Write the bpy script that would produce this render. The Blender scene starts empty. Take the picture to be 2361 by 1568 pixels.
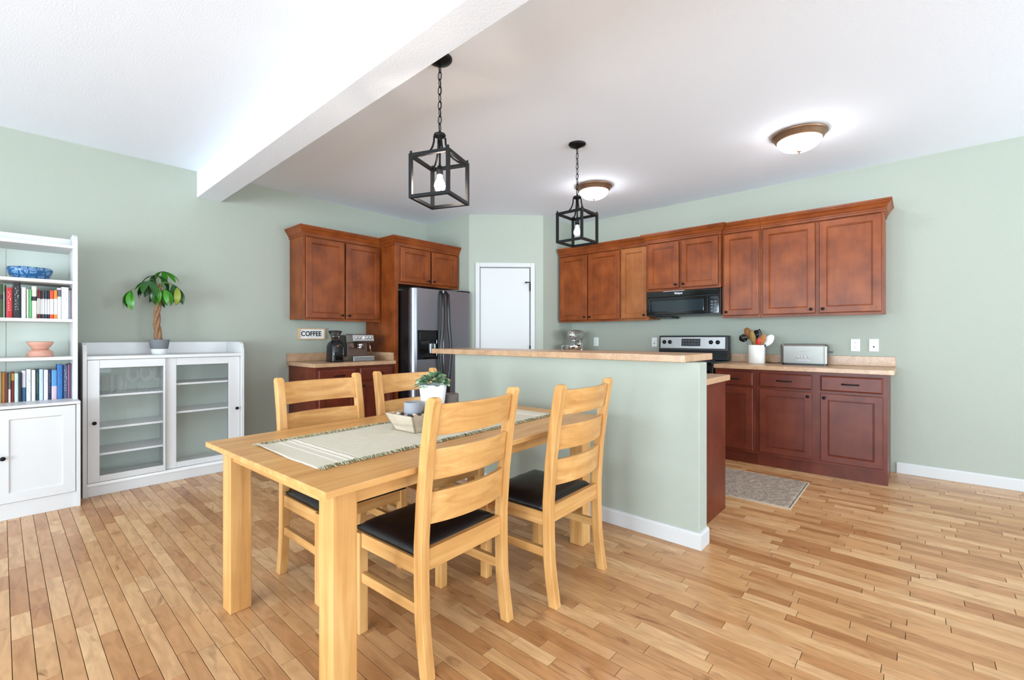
import bpy, bmesh, math, random
from mathutils import Vector, Matrix, Euler, noise
random.seed(7)
scene = bpy.context.scene
COL = scene.collection
PI = math.pi

# ------------------------------------------------------------------ camera
IMG_W, IMG_H = 2361, 1568
FPX, HORIZON, ZCAM = 1047.0, 778.0, 1.17
cam_d = bpy.data.cameras.new('camera')
cam_d.sensor_fit = 'HORIZONTAL'; cam_d.sensor_width = 36.0
cam_d.lens = 36.0 * FPX / IMG_W
cam_d.shift_y = -(IMG_H / 2 - HORIZON) / IMG_W
cam_d.clip_start = 0.05
cam = bpy.data.objects.new('camera', cam_d); COL.objects.link(cam)
cam.location = (0, 0, ZCAM)
YAW = math.radians(41.598)
cam.rotation_euler = (PI / 2, 0, YAW - PI / 2)
scene.camera = cam

# ------------------------------------------------------------------ world, exposure
scene.view_settings.view_transform = 'Standard'
scene.view_settings.look = 'None'
scene.view_settings.gamma = 1.0
scene.view_settings.use_curve_mapping = False
scene.view_settings.exposure = 0.0
scene.cycles.transparent_max_bounces = 32
w = bpy.data.worlds.new('world'); scene.world = w; w.use_nodes = True
w.node_tree.nodes['Background'].inputs[0].default_value = (0.86, 0.93, 1.0, 1)
w.node_tree.nodes['Background'].inputs[1].default_value = 1.6

# room extents
XR, XB = -4.4, 5.16          # rear wall, kitchen back wall
YR, YL = -3.8, 4.95          # right wall, left wall
CEIL = 2.70

# added area lights acting as daylight outside invented windows of the rear and right walls
def added_window_light(name, loc, rot, sx, sy, power, col):
    d = bpy.data.lights.new(name, 'AREA'); d.shape = 'RECTANGLE'
    d.size, d.size_y, d.energy, d.color = sx, sy, power, col
    o = bpy.data.objects.new(name, d); COL.objects.link(o)
    o.location, o.rotation_euler = loc, rot
    return o
DAY = (0.70, 0.865, 1.0)
WIN_REAR = [(-3.3, -1.3, 0.6, 2.4), (-0.6, 2.0, 0.05, 2.4), (2.6, 4.5, 0.6, 2.4)]   # y0,y1,z0,z1
WIN_RIGHT = [(-3.8, -1.6, 0.6, 2.4), (-0.5, 2.3, 0.05, 2.4), (3.1, 4.7, 0.6, 2.4)]                           # x0,x1,z0,z1
PW = 82.0
TILT_R = math.radians(45)  # right lights aimed up more steeply to brighten the kitchen ceiling
TILT = math.radians(27)      # rear lights aimed up to brighten the ceiling, as if off bright ground
for i, (a, b, c, d) in enumerate(WIN_REAR):
    added_window_light('added_daylight_rear', (XR - 0.17 - 0.5 * (d - c) * math.sin(TILT), (a + b) / 2, (c + d) / 2 - 0.15), (PI / 2 + TILT, 0, -PI / 2), b - a + 0.3, d - c, PW * (b - a) * (d - c), DAY)
for i, (a, b, c, d) in enumerate(WIN_RIGHT):
    added_window_light('added_daylight_right', ((a + b) / 2, YR - 0.17 - 0.5 * (d - c) * math.sin(TILT_R), (c + d) / 2 - 0.25), (PI / 2 + TILT_R, 0, 0), b - a + 0.3, d - c, PW * (1.2 if a > 2.5 else 0.5) * (b - a) * (d - c), DAY)

# ------------------------------------------------------------------ helpers
def lin(c):
    r = []
    for v in c[:3]:
        v = v / 255.0
        r.append(v / 12.92 if v <= 0.04045 else ((v + 0.055) / 1.055) ** 2.4)
    return (r[0], r[1], r[2], 1.0)

MATS = {}
def pmat(name, rgb, rough=0.5, metal=0.0, emit=None, estr=0.0, coat=0.0, vary=0.0, vscale=6.0, bump=0.0, bscale=120.0, spec=None, trans=0.0, ior=None, sub=0.0):
    if name in MATS: return MATS[name]
    m = bpy.data.materials.new(name); m.use_nodes = True
    nt = m.node_tree; b = nt.nodes['Principled BSDF']
    c = lin(rgb)
    b.inputs['Base Color'].default_value = c
    b.inputs['Roughness'].default_value = rough
    b.inputs['Metallic'].default_value = metal
    b.inputs['Coat Weight'].default_value = coat
    if spec is not None: b.inputs['Specular IOR Level'].default_value = spec
    if trans: b.inputs['Transmission Weight'].default_value = trans
    if ior: b.inputs['IOR'].default_value = ior
    if emit is not None:
        b.inputs['Emission Color'].default_value = lin(emit); b.inputs['Emission Strength'].default_value = estr
    tc = nt.nodes.new('ShaderNodeTexCoord')
    if vary:
        n = nt.nodes.new('ShaderNodeTexNoise'); n.inputs['Scale'].default_value = vscale; n.inputs['Detail'].default_value = 4
        nt.links.new(tc.outputs['Object'], n.inputs['Vector'])
        mx = nt.nodes.new('ShaderNodeMix'); mx.data_type = 'RGBA'
        mx.inputs['A'].default_value = tuple(max(0, x * (1 - vary)) for x in c[:3]) + (1,)
        mx.inputs['B'].default_value = tuple(min(1, x * (1 + vary)) for x in c[:3]) + (1,)
        nt.links.new(n.outputs['Fac'], mx.inputs['Factor']); nt.links.new(mx.outputs['Result'], b.inputs['Base Color'])
    if bump:
        n2 = nt.nodes.new('ShaderNodeTexNoise'); n2.inputs['Scale'].default_value = bscale; n2.inputs['Detail'].default_value = 2
        nt.links.new(tc.outputs['Object'], n2.inputs['Vector'])
        bp = nt.nodes.new('ShaderNodeBump'); bp.inputs['Strength'].default_value = bump; bp.inputs['Distance'].default_value = 0.004
        nt.links.new(n2.outputs['Fac'], bp.inputs['Height']); nt.links.new(bp.outputs['Normal'], b.inputs['Normal'])
    MATS[name] = m
    return m

def wood(name, stops, axis='z', rough=0.4, coat=0.0, grain=26.0, along=1.6, blotch=0.35, bump=0.05, spec=0.3):
    if name in MATS: return MATS[name]
    m = bpy.data.materials.new(name); m.use_nodes = True
    nt = m.node_tree; b = nt.nodes['Principled BSDF']
    tc = nt.nodes.new('ShaderNodeTexCoord'); oi = nt.nodes.new('ShaderNodeObjectInfo')
    addv = nt.nodes.new('ShaderNodeVectorMath'); addv.operation = 'ADD'
    scl = nt.nodes.new('ShaderNodeVectorMath'); scl.operation = 'SCALE'; scl.inputs['Scale'].default_value = 13.0
    cmb = nt.nodes.new('ShaderNodeCombineXYZ')
    for k in range(3): nt.links.new(oi.outputs['Random'], cmb.inputs[k])
    nt.links.new(cmb.outputs[0], scl.inputs[0])
    nt.links.new(tc.outputs['Object'], addv.inputs[0]); nt.links.new(scl.outputs[0], addv.inputs[1])
    mp = nt.nodes.new('ShaderNodeMapping')
    s = [grain] * 3; s['xyz'.index(axis)] = along
    mp.inputs['Scale'].default_value = s
    nt.links.new(addv.outputs[0], mp.inputs['Vector'])
    n = nt.nodes.new('ShaderNodeTexNoise'); n.inputs['Scale'].default_value = 1.0; n.inputs['Detail'].default_value = 5; n.inputs['Distortion'].default_value = 0.6
    nt.links.new(mp.outputs[0], n.inputs['Vector'])
    n2 = nt.nodes.new('ShaderNodeTexNoise'); n2.inputs['Scale'].default_value = 5.5; n2.inputs['Detail'].default_value = 6
    nt.links.new(addv.outputs[0], n2.inputs['Vector'])
    mx = nt.nodes.new('ShaderNodeMix'); mx.data_type = 'FLOAT'; mx.inputs['Factor'].default_value = blotch
    nt.links.new(n.outputs['Fac'], mx.inputs['A']); nt.links.new(n2.outputs['Fac'], mx.inputs['B'])
    cr = nt.nodes.new('ShaderNodeValToRGB'); e = cr.color_ramp.elements
    e[0].position, e[0].color = stops[0][0], lin(stops[0][1]); e[1].position, e[1].color = stops[-1][0], lin(stops[-1][1])
    for p, c in stops[1:-1]:
        q = e.new(p); q.color = lin(c)
    nt.links.new(mx.outputs['Result'], cr.inputs['Fac']); nt.links.new(cr.outputs['Color'], b.inputs['Base Color'])
    b.inputs['Roughness'].default_value = rough; b.inputs['Specular IOR Level'].default_value = spec; b.inputs['Coat Weight'].default_value = coat; b.inputs['Coat Roughness'].default_value = 0.25
    bp = nt.nodes.new('ShaderNodeBump'); bp.inputs['Strength'].default_value = bump; bp.inputs['Distance'].default_value = 0.002
    nt.links.new(n.outputs['Fac'], bp.inputs['Height']); nt.links.new(bp.outputs['Normal'], b.inputs['Normal'])
    MATS[name] = m
    return m

def speckle(name, base, dots, rough=0.35, scale=260.0):
    if name in MATS: return MATS[name]
    m = bpy.data.materials.new(name); m.use_nodes = True
    nt = m.node_tree; b = nt.nodes['Principled BSDF']
    tc = nt.nodes.new('ShaderNodeTexCoord')
    n = nt.nodes.new('ShaderNodeTexNoise'); n.inputs['Scale'].default_value = scale; n.inputs['Detail'].default_value = 3
    n2 = nt.nodes.new('ShaderNodeTexNoise'); n2.inputs['Scale'].default_value = 9; n2.inputs['Detail'].default_value = 6; n2.inputs['Distortion'].default_value = 1.2
    for q in (n, n2): nt.links.new(tc.outputs['Object'], q.inputs['Vector'])
    cr = nt.nodes.new('ShaderNodeValToRGB'); e = cr.color_ramp.elements
    e[0].position, e[0].color = 0.36, lin(dots[0]); e[1].position, e[1].color = 0.66, lin(dots[1])
    q = e.new(0.48); q.color = lin(base); q = e.new(0.56); q.color = lin(base)
    nt.links.new(n.outputs['Fac'], cr.inputs['Fac'])
    cr2 = nt.nodes.new('ShaderNodeValToRGB'); f = cr2.color_ramp.elements
    f[0].position, f[0].color = 0.35, (0.72, 0.66, 0.6, 1); f[1].position, f[1].color = 0.62, (1, 1, 1, 1)
    nt.links.new(n2.outputs['Fac'], cr2.inputs['Fac'])
    mx = nt.nodes.new('ShaderNodeMix'); mx.data_type = 'RGBA'; mx.blend_type = 'MULTIPLY'; mx.inputs['Factor'].default_value = 0.7
    nt.links.new(cr.outputs['Color'], mx.inputs['A']); nt.links.new(cr2.outputs['Color'], mx.inputs['B'])
    nt.links.new(mx.outputs['Result'], b.inputs['Base Color'])
    b.inputs['Roughness'].default_value = rough
    MATS[name] = m
    return m

def thin_glass(name, tint=(1, 1, 1), refl=0.06, rough=0.02, edge=False):
    if name in MATS: return MATS[name]
    m = bpy.data.materials.new(name); m.use_nodes = True
    nt = m.node_tree; nt.nodes.remove(nt.nodes['Principled BSDF'])
    out = nt.nodes['Material Output']
    t = nt.nodes.new('ShaderNodeBsdfTransparent'); t.inputs[0].default_value = (*tint, 1)
    g = nt.nodes.new('ShaderNodeBsdfGlossy'); g.inputs['Roughness'].default_value = rough
    mix = nt.nodes.new('ShaderNodeMixShader')
    if edge:
        lw = nt.nodes.new('ShaderNodeLayerWeight'); lw.inputs['Blend'].default_value = refl
        nt.links.new(lw.outputs['Facing'], mix.inputs['Fac'])
    else:
        fr = nt.nodes.new('ShaderNodeFresnel'); fr.inputs['IOR'].default_value = 1.18
        nt.links.new(fr.outputs[0], mix.inputs['Fac'])
    if edge == 'white':
        nt.nodes.remove(g); g = nt.nodes.new('ShaderNodeBsdfPrincipled'); g.inputs['Base Color'].default_value = (0.9, 0.92, 0.92, 1); g.inputs['Roughness'].default_value = 0.08  # white rim colour stands in for bright reflections on the glass edge
    nt.links.new(t.outputs[0], mix.inputs[1]); nt.links.new(g.outputs[0], mix.inputs[2])
    nt.links.new(mix.outputs[0], out.inputs['Surface'])
    MATS[name] = m
    return m

def finish(name, bm, mat, parent=None, smooth=False, loc=None, rot=None, bevel=0.0, seg=2, subsurf=0):
    me = bpy.data.meshes.new(name)
    bmesh.ops.recalc_face_normals(bm, faces=bm.faces)
    bm.to_mesh(me); bm.free()
    for mm in (mat if isinstance(mat, (list, tuple)) else [mat]): me.materials.append(mm)
    if smooth:
        for p in me.polygons: p.use_smooth = True
    o = bpy.data.objects.new(name, me); COL.objects.link(o)
    if parent is not None: o.parent = parent
    if loc is not None: o.location = loc
    if rot is not None: o.rotation_euler = rot
    if bevel:
        md = o.modifiers.new('bevel', 'BEVEL'); md.width = bevel; md.segments = seg; md.limit_method = 'ANGLE'; md.angle_limit = math.radians(40)
    if subsurf:
        md = o.modifiers.new('sub', 'SUBSURF'); md.levels = subsurf; md.render_levels = subsurf
    return o

def tag(o, label=None, cat=None, group=None, kind=None):
    if label: o['label'] = label
    if cat: o['category'] = cat
    if group: o['group'] = group
    if kind: o['kind'] = kind
    return o

def thing(name, label, cat, loc=(0, 0, 0), rotz=0.0, group=None):
    o = bpy.data.objects.new(name, None); COL.objects.link(o)
    o.empty_display_size = 0.05
    o.location = loc; o.rotation_euler = (0, 0, rotz)
    return tag(o, label, cat, group)

def abox(bm, x0, x1, y0, y1, z0, z1, mi=0):
    vs = [bm.verts.new((x, y, z)) for z in (z0, z1) for y in (y0, y1) for x in (x0, x1)]
    for f in ((0, 2, 3, 1), (4, 5, 7, 6), (0, 1, 5, 4), (2, 6, 7, 3), (0, 4, 6, 2), (1, 3, 7, 5)):
        fc = bm.faces.new([vs[i] for i in f]); fc.material_index = mi

def box(name, dims, mat, parent=None, bevel=0.002, **k):
    bm = bmesh.new(); abox(bm, *dims)
    return finish(name, bm, mat, parent, bevel=bevel, **k)

def aloft(bm, rings, closed=True, cap0=True, cap1=True, mi=0):
    R = [[bm.verts.new(p) for p in r] for r in rings]
    n = len(R[0])
    for a, b in zip(R, R[1:]):
        for i in range(n if closed else n - 1):
            j = (i + 1) % n
            fc = bm.faces.new((a[i], a[j], b[j], b[i])); fc.material_index = mi
    if cap0: bm.faces.new(R[0][::-1]).material_index = mi
    if cap1: bm.faces.new(R[-1]).material_index = mi
    return R

def rect_loft(bm, x0, x1, z0, z1, steps, mi=0):
    """nested rectangles facing -y; steps = (inset, y)"""
    rings = [[(x0 + i, y, z0 + i), (x1 - i, y, z0 + i), (x1 - i, y, z1 - i), (x0 + i, y, z1 - i)] for i, y in steps]
    aloft(bm, rings, mi=mi)

def alathe(bm, prof, n=24, c=(0, 0, 0), axis='z', cap0=True, cap1=True, mi=0, M=None):
    rings = []
    for r, h in prof:
        ring = []
        for k in range(n):
            a = 2 * PI * k / n
            p = (r * math.cos(a), r * math.sin(a), h)
            if axis == 'y': p = (p[0], -h, p[1])        # h grows towards -y (out of a front)
            elif axis == 'x': p = (h, p[0], p[1])
            p = Vector(p)
            if M is not None: p = M @ p
            ring.append((p[0] + c[0], p[1] + c[1], p[2] + c[2]))
        rings.append(ring)
    aloft(bm, rings, cap0=cap0 and prof[0][0] > 1e-6, cap1=cap1 and prof[-1][0] > 1e-6, mi=mi)

def lathe(name, prof, mat, parent=None, n=24, smooth=True, **k):
    bm = bmesh.new(); alathe(bm, prof, n, **{q: k.pop(q) for q in ('c', 'axis', 'cap0', 'cap1', 'M') if q in k})
    bmesh.ops.remove_doubles(bm, verts=bm.verts, dist=1e-6)
    return finish(name, bm, mat, parent, smooth=smooth, **k)

def atube(bm, pts, r, n=8, closed=False, mi=0, flat=1.0):
    pts = [Vector(p) for p in pts]; N = len(pts); rings = []
    up = None
    for i, p in enumerate(pts):
        t = (pts[(i + 1) % N] - pts[i - 1]) if closed else (pts[min(i + 1, N - 1)] - pts[max(i - 1, 0)])
        t.normalize()
        if up is None:
            up = Vector((0, 0, 1)) if abs(t.z) < 0.9 else Vector((1, 0, 0))
        s = t.cross(up); s.normalize(); up = s.cross(t)
        rr = r[i] if isinstance(r, (list, tuple)) else r
        rings.append([p + s * rr * math.cos(2 * PI * k / n) + up * rr * flat * math.sin(2 * PI * k / n) for k in range(n)])
    if closed: rings.append(rings[0])
    aloft(bm, rings, cap0=not closed, cap1=not closed, mi=mi)
    if closed: bmesh.ops.remove_doubles(bm, verts=bm.verts, dist=1e-6)

def tube(name, pts, r, mat, parent=None, n=8, closed=False, smooth=True, flat=1.0, **k):
    bm = bmesh.new(); atube(bm, pts, r, n, closed, flat=flat)
    return finish(name, bm, mat, parent, smooth=smooth, **k)

def aprism(bm, poly, z0, z1, mi=0):
    aloft(bm, [[(x, y, z0) for x, y in poly], [(x, y, z1) for x, y in poly]], mi=mi)

def sweep_profile(bm, path, prof, zoff=0.0):
    """path: plan points, outward is to the right of travel; prof: closed loop (out, z)"""
    P = [Vector(p) for p in path]; rings = []
    for i, p in enumerate(P):
        d0 = (P[i] - P[i - 1]).normalized() if i > 0 else (P[1] - P[0]).normalized()
        d1 = (P[i + 1] - P[i]).normalized() if i < len(P) - 1 else d0
        n0 = Vector((d0.y, -d0.x)); n1 = Vector((d1.y, -d1.x))
        b = (n0 + n1).normalized(); k = 1.0 / max(0.2, b.dot(n0))
        rings.append([(p.x + b.x * o * k, p.y + b.y * o * k, z + zoff) for o, z in prof])
    aloft(bm, rings)

def text_mesh(name, s, size, mat, parent, loc, rot, depth=0.0006, width=None, bold=0.0):
    cu = bpy.data.curves.new(name, 'FONT'); cu.body = s; cu.size = size; cu.extrude = depth; cu.offset = bold
    cu.align_x = 'CENTER'; cu.align_y = 'CENTER'; cu.resolution_u = 3
    to = bpy.data.objects.new('tmp', cu); COL.objects.link(to)
    dg = bpy.context.evaluated_depsgraph_get()
    me = bpy.data.meshes.new_from_object(to.evaluated_get(dg))
    bpy.data.objects.remove(to)
    if width:
        xs = [v.co.x for v in me.vertices]; k = width / (max(xs) - min(xs))
        for v in me.vertices: v.co.x *= k
    me.materials.clear(); me.materials.append(mat)
    o = bpy.data.objects.new(name, me); COL.objects.link(o); o.parent = parent; o.location = loc; o.rotation_euler = rot
    return o

def copy_tree(o, parent=None):
    c = o.copy(); COL.objects.link(c)
    if parent is not None: c.parent = parent
    for ch in [q for q in bpy.data.objects if q.parent is o]: copy_tree(ch, c)
    return c

# ------------------------------------------------------------------ materials
WALL = pmat('sage_paint', (168, 172, 158), 0.7, bump=0.25, bscale=150, vary=0.015, vscale=2)
CEILM = pmat('ceiling_paint', (238, 242, 249), 0.85, bump=0.25, bscale=110)
WHITE = pmat('white_trim', (205, 203, 200), 0.4)
WFURN = pmat('white_furniture', (214, 212, 210), 0.38)
CHERRY = [(0.28, (98, 43, 13)), (0.5, (128, 61, 21)), (0.72, (150, 78, 31))]
CHZ = wood('cherry_upright', CHERRY, 'z', 0.36, 0.0, 26, 3.0, 0.72)
CHX = wood('cherry_level', CHERRY, 'x', 0.36, 0.0, 26, 3.0, 0.72)
CHB = wood('cherry_base', [(0.28, (82, 32, 18)), (0.5, (100, 42, 25)), (0.72, (116, 53, 32))], 'z', 0.36, 0.0, 26, 3.0, 0.72)
CHD = pmat('cherry_dark', (70, 26, 18), 0.5, vary=0.15)
OAK = [(0.25, (172, 116, 62)), (0.5, (200, 147, 86)), (0.75, (220, 174, 114))]
OAKX = wood('oak_x', OAK, 'x', 0.38, 0.1, 34, 1.8, 0.3)
OAKY = wood('oak_y', OAK, 'y', 0.38, 0.1, 34, 1.8, 0.3)
OAKZ = wood('oak_z', OAK, 'z', 0.38, 0.1, 34, 1.8, 0.3)
COUNTER = speckle('laminate', (202, 162, 126), [(160, 120, 88), (222, 188, 152)], 0.3, 230.0)
BLACK = pmat('black_metal', (12, 11, 11), 0.45, spec=0.25)
BLKP = pmat('black_plastic', (14, 14, 16), 0.3)
BLKG = pmat('black_gloss', (8, 9, 11), 0.06)
STEEL = pmat('stainless', (168, 167, 166), 0.34, 1.0, vary=0.04, vscale=3)
DSTEEL = pmat('stainless_dark', (150, 151, 157), 0.36, 0.9, vary=0.04, vscale=3)
CHROME = pmat('chrome', (220, 220, 222), 0.1, 1.0)
GLASS = thin_glass('window_glass')
WGLASS = thin_glass('drinking_glass', (0.99, 0.99, 0.99), 0.14, 0.02, edge='white')
BRONZE = pmat('bronze', (138, 108, 84), 0.38, 0.7, vary=0.2, vscale=30)
LEATHER = pmat('black_leather', (9, 9, 12), 0.38, bump=0.12, bscale=300)
PLATE = pmat('outlet_plate', (232, 236, 230), 0.4)

# ------------------------------------------------------------------ floor with strip planks
def plank_material():
    m = bpy.data.materials.new('maple_planks'); m.use_nodes = True
    nt = m.node_tree; b = nt.nodes['Principled BSDF']; L = nt.links
    at = nt.nodes.new('ShaderNodeAttribute'); at.attribute_name = 'tone'
    tc = nt.nodes.new('ShaderNodeTexCoord')
    off = nt.nodes.new('ShaderNodeCombineXYZ')
    ml = nt.nodes.new('ShaderNodeMath'); ml.operation = 'MULTIPLY'; ml.inputs[1].default_value = 61.0
    L.new(at.outputs['Fac'], ml.inputs[0])
    for k in range(3): L.new(ml.outputs[0], off.inputs[k])
    add = nt.nodes.new('ShaderNodeVectorMath'); add.operation = 'ADD'
    L.new(tc.outputs['Object'], add.inputs[0]); L.new(off.outputs[0], add.inputs[1])
    mp = nt.nodes.new('ShaderNodeMapping'); mp.inputs['Scale'].default_value = (26, 5.0, 8)
    L.new(add.outputs[0], mp.inputs['Vector'])
    n1 = nt.nodes.new('ShaderNodeTexNoise'); n1.inputs['Scale'].default_value = 1; n1.inputs['Detail'].default_value = 5; n1.inputs['Distortion'].default_value = 1.0
    L.new(mp.outputs[0], n1.inputs['Vector'])
    mp2 = nt.nodes.new('ShaderNodeMapping'); mp2.inputs['Scale'].default_value = (15, 4.5, 8)
    L.new(add.outputs[0], mp2.inputs['Vector'])
    n2 = nt.nodes.new('ShaderNodeTexNoise'); n2.inputs['Scale'].default_value = 1; n2.inputs['Detail'].default_value = 3; n2.inputs['Distortion'].default_value = 1.2
    L.new(mp2.outputs[0], n2.inputs['Vector'])
    base = nt.nodes.new('ShaderNodeValToRGB'); e = base.color_ramp.elements
    cols = [(0.0, (170, 118, 74)), (0.25, (190, 140, 94)), (0.6, (201, 154, 106)), (0.85, (216, 174, 128)), (1.0, (184, 132, 86))]
    e[0].position, e[0].color = 0.0, lin(cols[0][1]); e[1].position, e[1].color = 1.0, lin(cols[-1][1])
    for p, c in cols[1:-1]: q = e.new(p); q.color = lin(c)
    L.new(at.outputs['Fac'], base.inputs['Fac'])
    g = nt.nodes.new('ShaderNodeValToRGB'); f = g.color_ramp.elements
    f[0].position, f[0].color = 0.25, (0.66, 0.58, 0.5, 1); f[1].position, f[1].color = 0.62, (1.08, 1.06, 1.03, 1)
    L.new(n1.outputs['Fac'], g.inputs['Fac'])
    m1 = nt.nodes.new('ShaderNodeMix'); m1.data_type = 'RGBA'; m1.blend_type = 'MULTIPLY'; m1.inputs['Factor'].default_value = 0.75
    L.new(base.outputs['Color'], m1.inputs['A']); L.new(g.outputs['Color'], m1.inputs['B'])
    s = nt.nodes.new('ShaderNodeValToRGB'); h = s.color_ramp.elements
    h[0].position, h[0].color = 0.62, (0, 0, 0, 1); h[1].position, h[1].color = 0.80, (1, 1, 1, 1)
    L.new(n2.outputs['Fac'], s.inputs['Fac'])
    m2 = nt.nodes.new('ShaderNodeMix'); m2.data_type = 'RGBA'; m2.inputs['B'].default_value = lin((104, 58, 30))
    sm = nt.nodes.new('ShaderNodeMath'); sm.operation = 'MULTIPLY'; sm.inputs[1].default_value = 0.75
    L.new(s.outputs['Color'], sm.inputs[0]); L.new(sm.outputs[0], m2.inputs['Factor'])
    L.new(m1.outputs['Result'], m2.inputs['A']); L.new(m2.outputs['Result'], b.inputs['Base Color'])
    b.inputs['Roughness'].default_value = 0.27; b.inputs['Specular IOR Level'].default_value = 0.45
    bp = nt.nodes.new('ShaderNodeBump'); bp.inputs['Strength'].default_value = 0.06; bp.inputs['Distance'].default_value = 0.002
    L.new(n1.outputs['Fac'], bp.inputs['Height']); L.new(bp.outputs['Normal'], b.inputs['Normal'])
    return m
PLANK = plank_material()
GAP = pmat('dark_subfloor', (70, 42, 24), 0.8)  # dark subfloor showing in the plank joints

def build_floor():
    fl = box('floor', (XR, XB, YR, YL, -0.08, -0.011), GAP, bevel=0)
    tag(fl, 'warm maple strip floor laid in narrow short planks', 'floor', kind='structure')
    fw = Vector((math.cos(YAW), math.sin(YAW))); rt = Vector((math.sin(YAW), -math.cos(YAW)))
    rng = random.Random(11)
    pitch = 0.0575; items = []
    nx = int((XB - XR) / pitch) + 1
    for i in range(nx):
        x0 = XR + i * pitch; x1 = min(x0 + pitch, XB)
        if x1 - x0 < 0.01: continue
        y = YR - rng.random() * 0.4
        while y < YL:
            ln = rng.choice((0.2, 0.25, 0.3, 0.34, 0.4, 0.46, 0.55)) * rng.uniform(0.85, 1.15)
            a, b2 = max(y, YR), min(y + ln, YL)
            y += ln
            if b2 - a < 0.02: continue
            cx, cy = (x0 + x1) / 2, (a + b2) / 2
            dep = cx * fw.x + cy * fw.y
            area = 0.0
            if dep > 0.6:
                u = IMG_W / 2 + FPX * (cx * rt.x + cy * rt.y) / dep; v = HORIZON + FPX * ZCAM / dep
                hid = (2.56 < cx < 3.34 and 0.9 < cy < 2.9) or (cx > 4.6 and cy > 0.1) or (cy > 4.35 and cx < 1.5)
                hid = hid or (cx > 2.7 and cy > 1.4)
                if -60 < u < IMG_W + 60 and v < IMG_H + 60 and not hid: area = (x1 - x0) * (b2 - a) / dep ** 3
            items.append((area, x0, x1, a, b2, rng.random()))
    items.sort(key=lambda t: -t[0])
    def geo(bm, lay, it, ox=0, oy=0):
        _, x0, x1, a, b2, tone = it
        g, c = 0.0010, 0.0008
        r0 = [(x0 + g - ox, a + g - oy, -0.011), (x1 - g - ox, a + g - oy, -0.011), (x1 - g - ox, b2 - g - oy, -0.011), (x0 + g - ox, b2 - g - oy, -0.011)]
        r1 = [(p[0], p[1], -0.0007) for p in r0]
        s = g + c
        r2 = [(x0 + s - ox, a + s - oy, 0), (x1 - s - ox, a + s - oy, 0), (x1 - s - ox, b2 - s - oy, 0), (x0 + s - ox, b2 - s - oy, 0)]
        k0 = len(bm.faces)
        aloft(bm, [r0, r1, r2], cap0=False)
        bm.faces.ensure_lookup_table()
        for f in bm.faces[k0:]: f[lay] = tone
    def mk(name, its):
        bm = bmesh.new(); lay = bm.faces.layers.float.new('tone')
        for it in its: geo(bm, lay, it)
        me = bpy.data.meshes.new(name); bm.to_mesh(me); bm.free(); me.materials.append(PLANK)
        o = bpy.data.objects.new(name, me); COL.objects.link(o); o.parent = fl
        return o
    for it in items[:300]: mk('plank', [it])
    r = mk('further_planks', items[300:]); r['kind'] = 'stuff'
build_floor()

# ------------------------------------------------------------------ room shell
def struct(name, dims_or_bm, mat, label=None, bevel=0.0):
    if isinstance(dims_or_bm, tuple): o = box(name, dims_or_bm, mat, bevel=bevel)
    else: o = finish(name, dims_or_bm, mat, bevel=bevel)
    return tag(o, label, None, None, 'structure')
T = 0.14
struct('ceiling', (XR, XB, YR, YL, CEIL, CEIL + 0.1), CEILM, 'plain white textured ceiling')
bm = bmesh.new(); aprism(bm, [(1.172 + 0.006 * YR, YR), (1.331 + 0.013 * YR, YR), (1.331 + 0.013 * YL, YL), (1.172 + 0.006 * YL, YL)], 2.46, CEIL)
struct('trim_1', bm, CEILM, 'white boxed ceiling beam running across the room', bevel=0.003)
struct('wall_left', (XR - T, XB + T, YL, YL + T, -0.08, CEIL + 0.1), WALL, 'sage green wall behind bookcase and fridge')
struct('wall_back', (XB, XB + T, YR, YL, -0.08, CEIL + 0.1), WALL, 'sage green wall behind the range and microwave')

def wall_with_openings(name, axis, pos0, pos1, lo, hi, ops, label):
    bm = bmesh.new()
    def add(a, b, z0, z1):
        if b - a < 1e-4 or z1 - z0 < 1e-4: return
        if axis == 'x': abox(bm, pos0, pos1, a, b, z0, z1)
        else: abox(bm, a, b, pos0, pos1, z0, z1)
    cur = lo
    for a, b, z0, z1 in sorted(ops):
        add(cur, a, -0.08, CEIL + 0.1); add(a, b, -0.08, z0); add(a, b, z1, CEIL + 0.1); cur = b
    add(cur, hi, -0.08, CEIL + 0.1)
    return struct(name, bm, WALL, label)
wall_with_openings('wall_rear', 'x', XR - T, XR, YR, YL, WIN_REAR, 'sage wall with added tall windows facing the kitchen')
wall_with_openings('wall_right', 'y', YR - T, YR, XR - T, XB + T, WIN_RIGHT, 'sage wall with added wide windows opposite the bookcase')

def added_window_unit(n, axis, a, b, z0, z1):  # invented window out of view, put in for the room's light
    o = bpy.data.objects.new('window_%d' % n, None); COL.objects.link(o); o['kind'] = 'structure'
    o['label'] = 'unseen white framed window added to let light in'
    f = 0.06
    mid = (a + b) / 2
    for (p, q, r, s) in ((a, b, z0, z0 + f), (a, b, z1 - f, z1), (a, a + f, z0 + f, z1 - f), (b - f, b, z0 + f, z1 - f), (mid - f / 2, mid + f / 2, z0 + f, z1 - f)):
        d = (XR - 0.11, XR - 0.05, p, q, r, s) if axis == 'x' else (p, q, YR - 0.11, YR - 0.05, r, s)
        box('window_frame', d, WHITE, o, bevel=0.002)
    for p, q in ((a + f, mid - f / 2), (mid + f / 2, b - f)):
        d = (XR - 0.084, XR - 0.078, p, q, z0 + f, z1 - f) if axis == 'x' else (p, q, YR - 0.084, YR - 0.078, z0 + f, z1 - f)
        box('pane', d, GLASS, o, bevel=0)
k = 1
for a, b, c, d in WIN_REAR: added_window_unit(k, 'x', a, b, c, d); k += 1
for a, b, c, d in WIN_RIGHT: added_window_unit(k, 'y', a, b, c, d); k += 1

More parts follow.
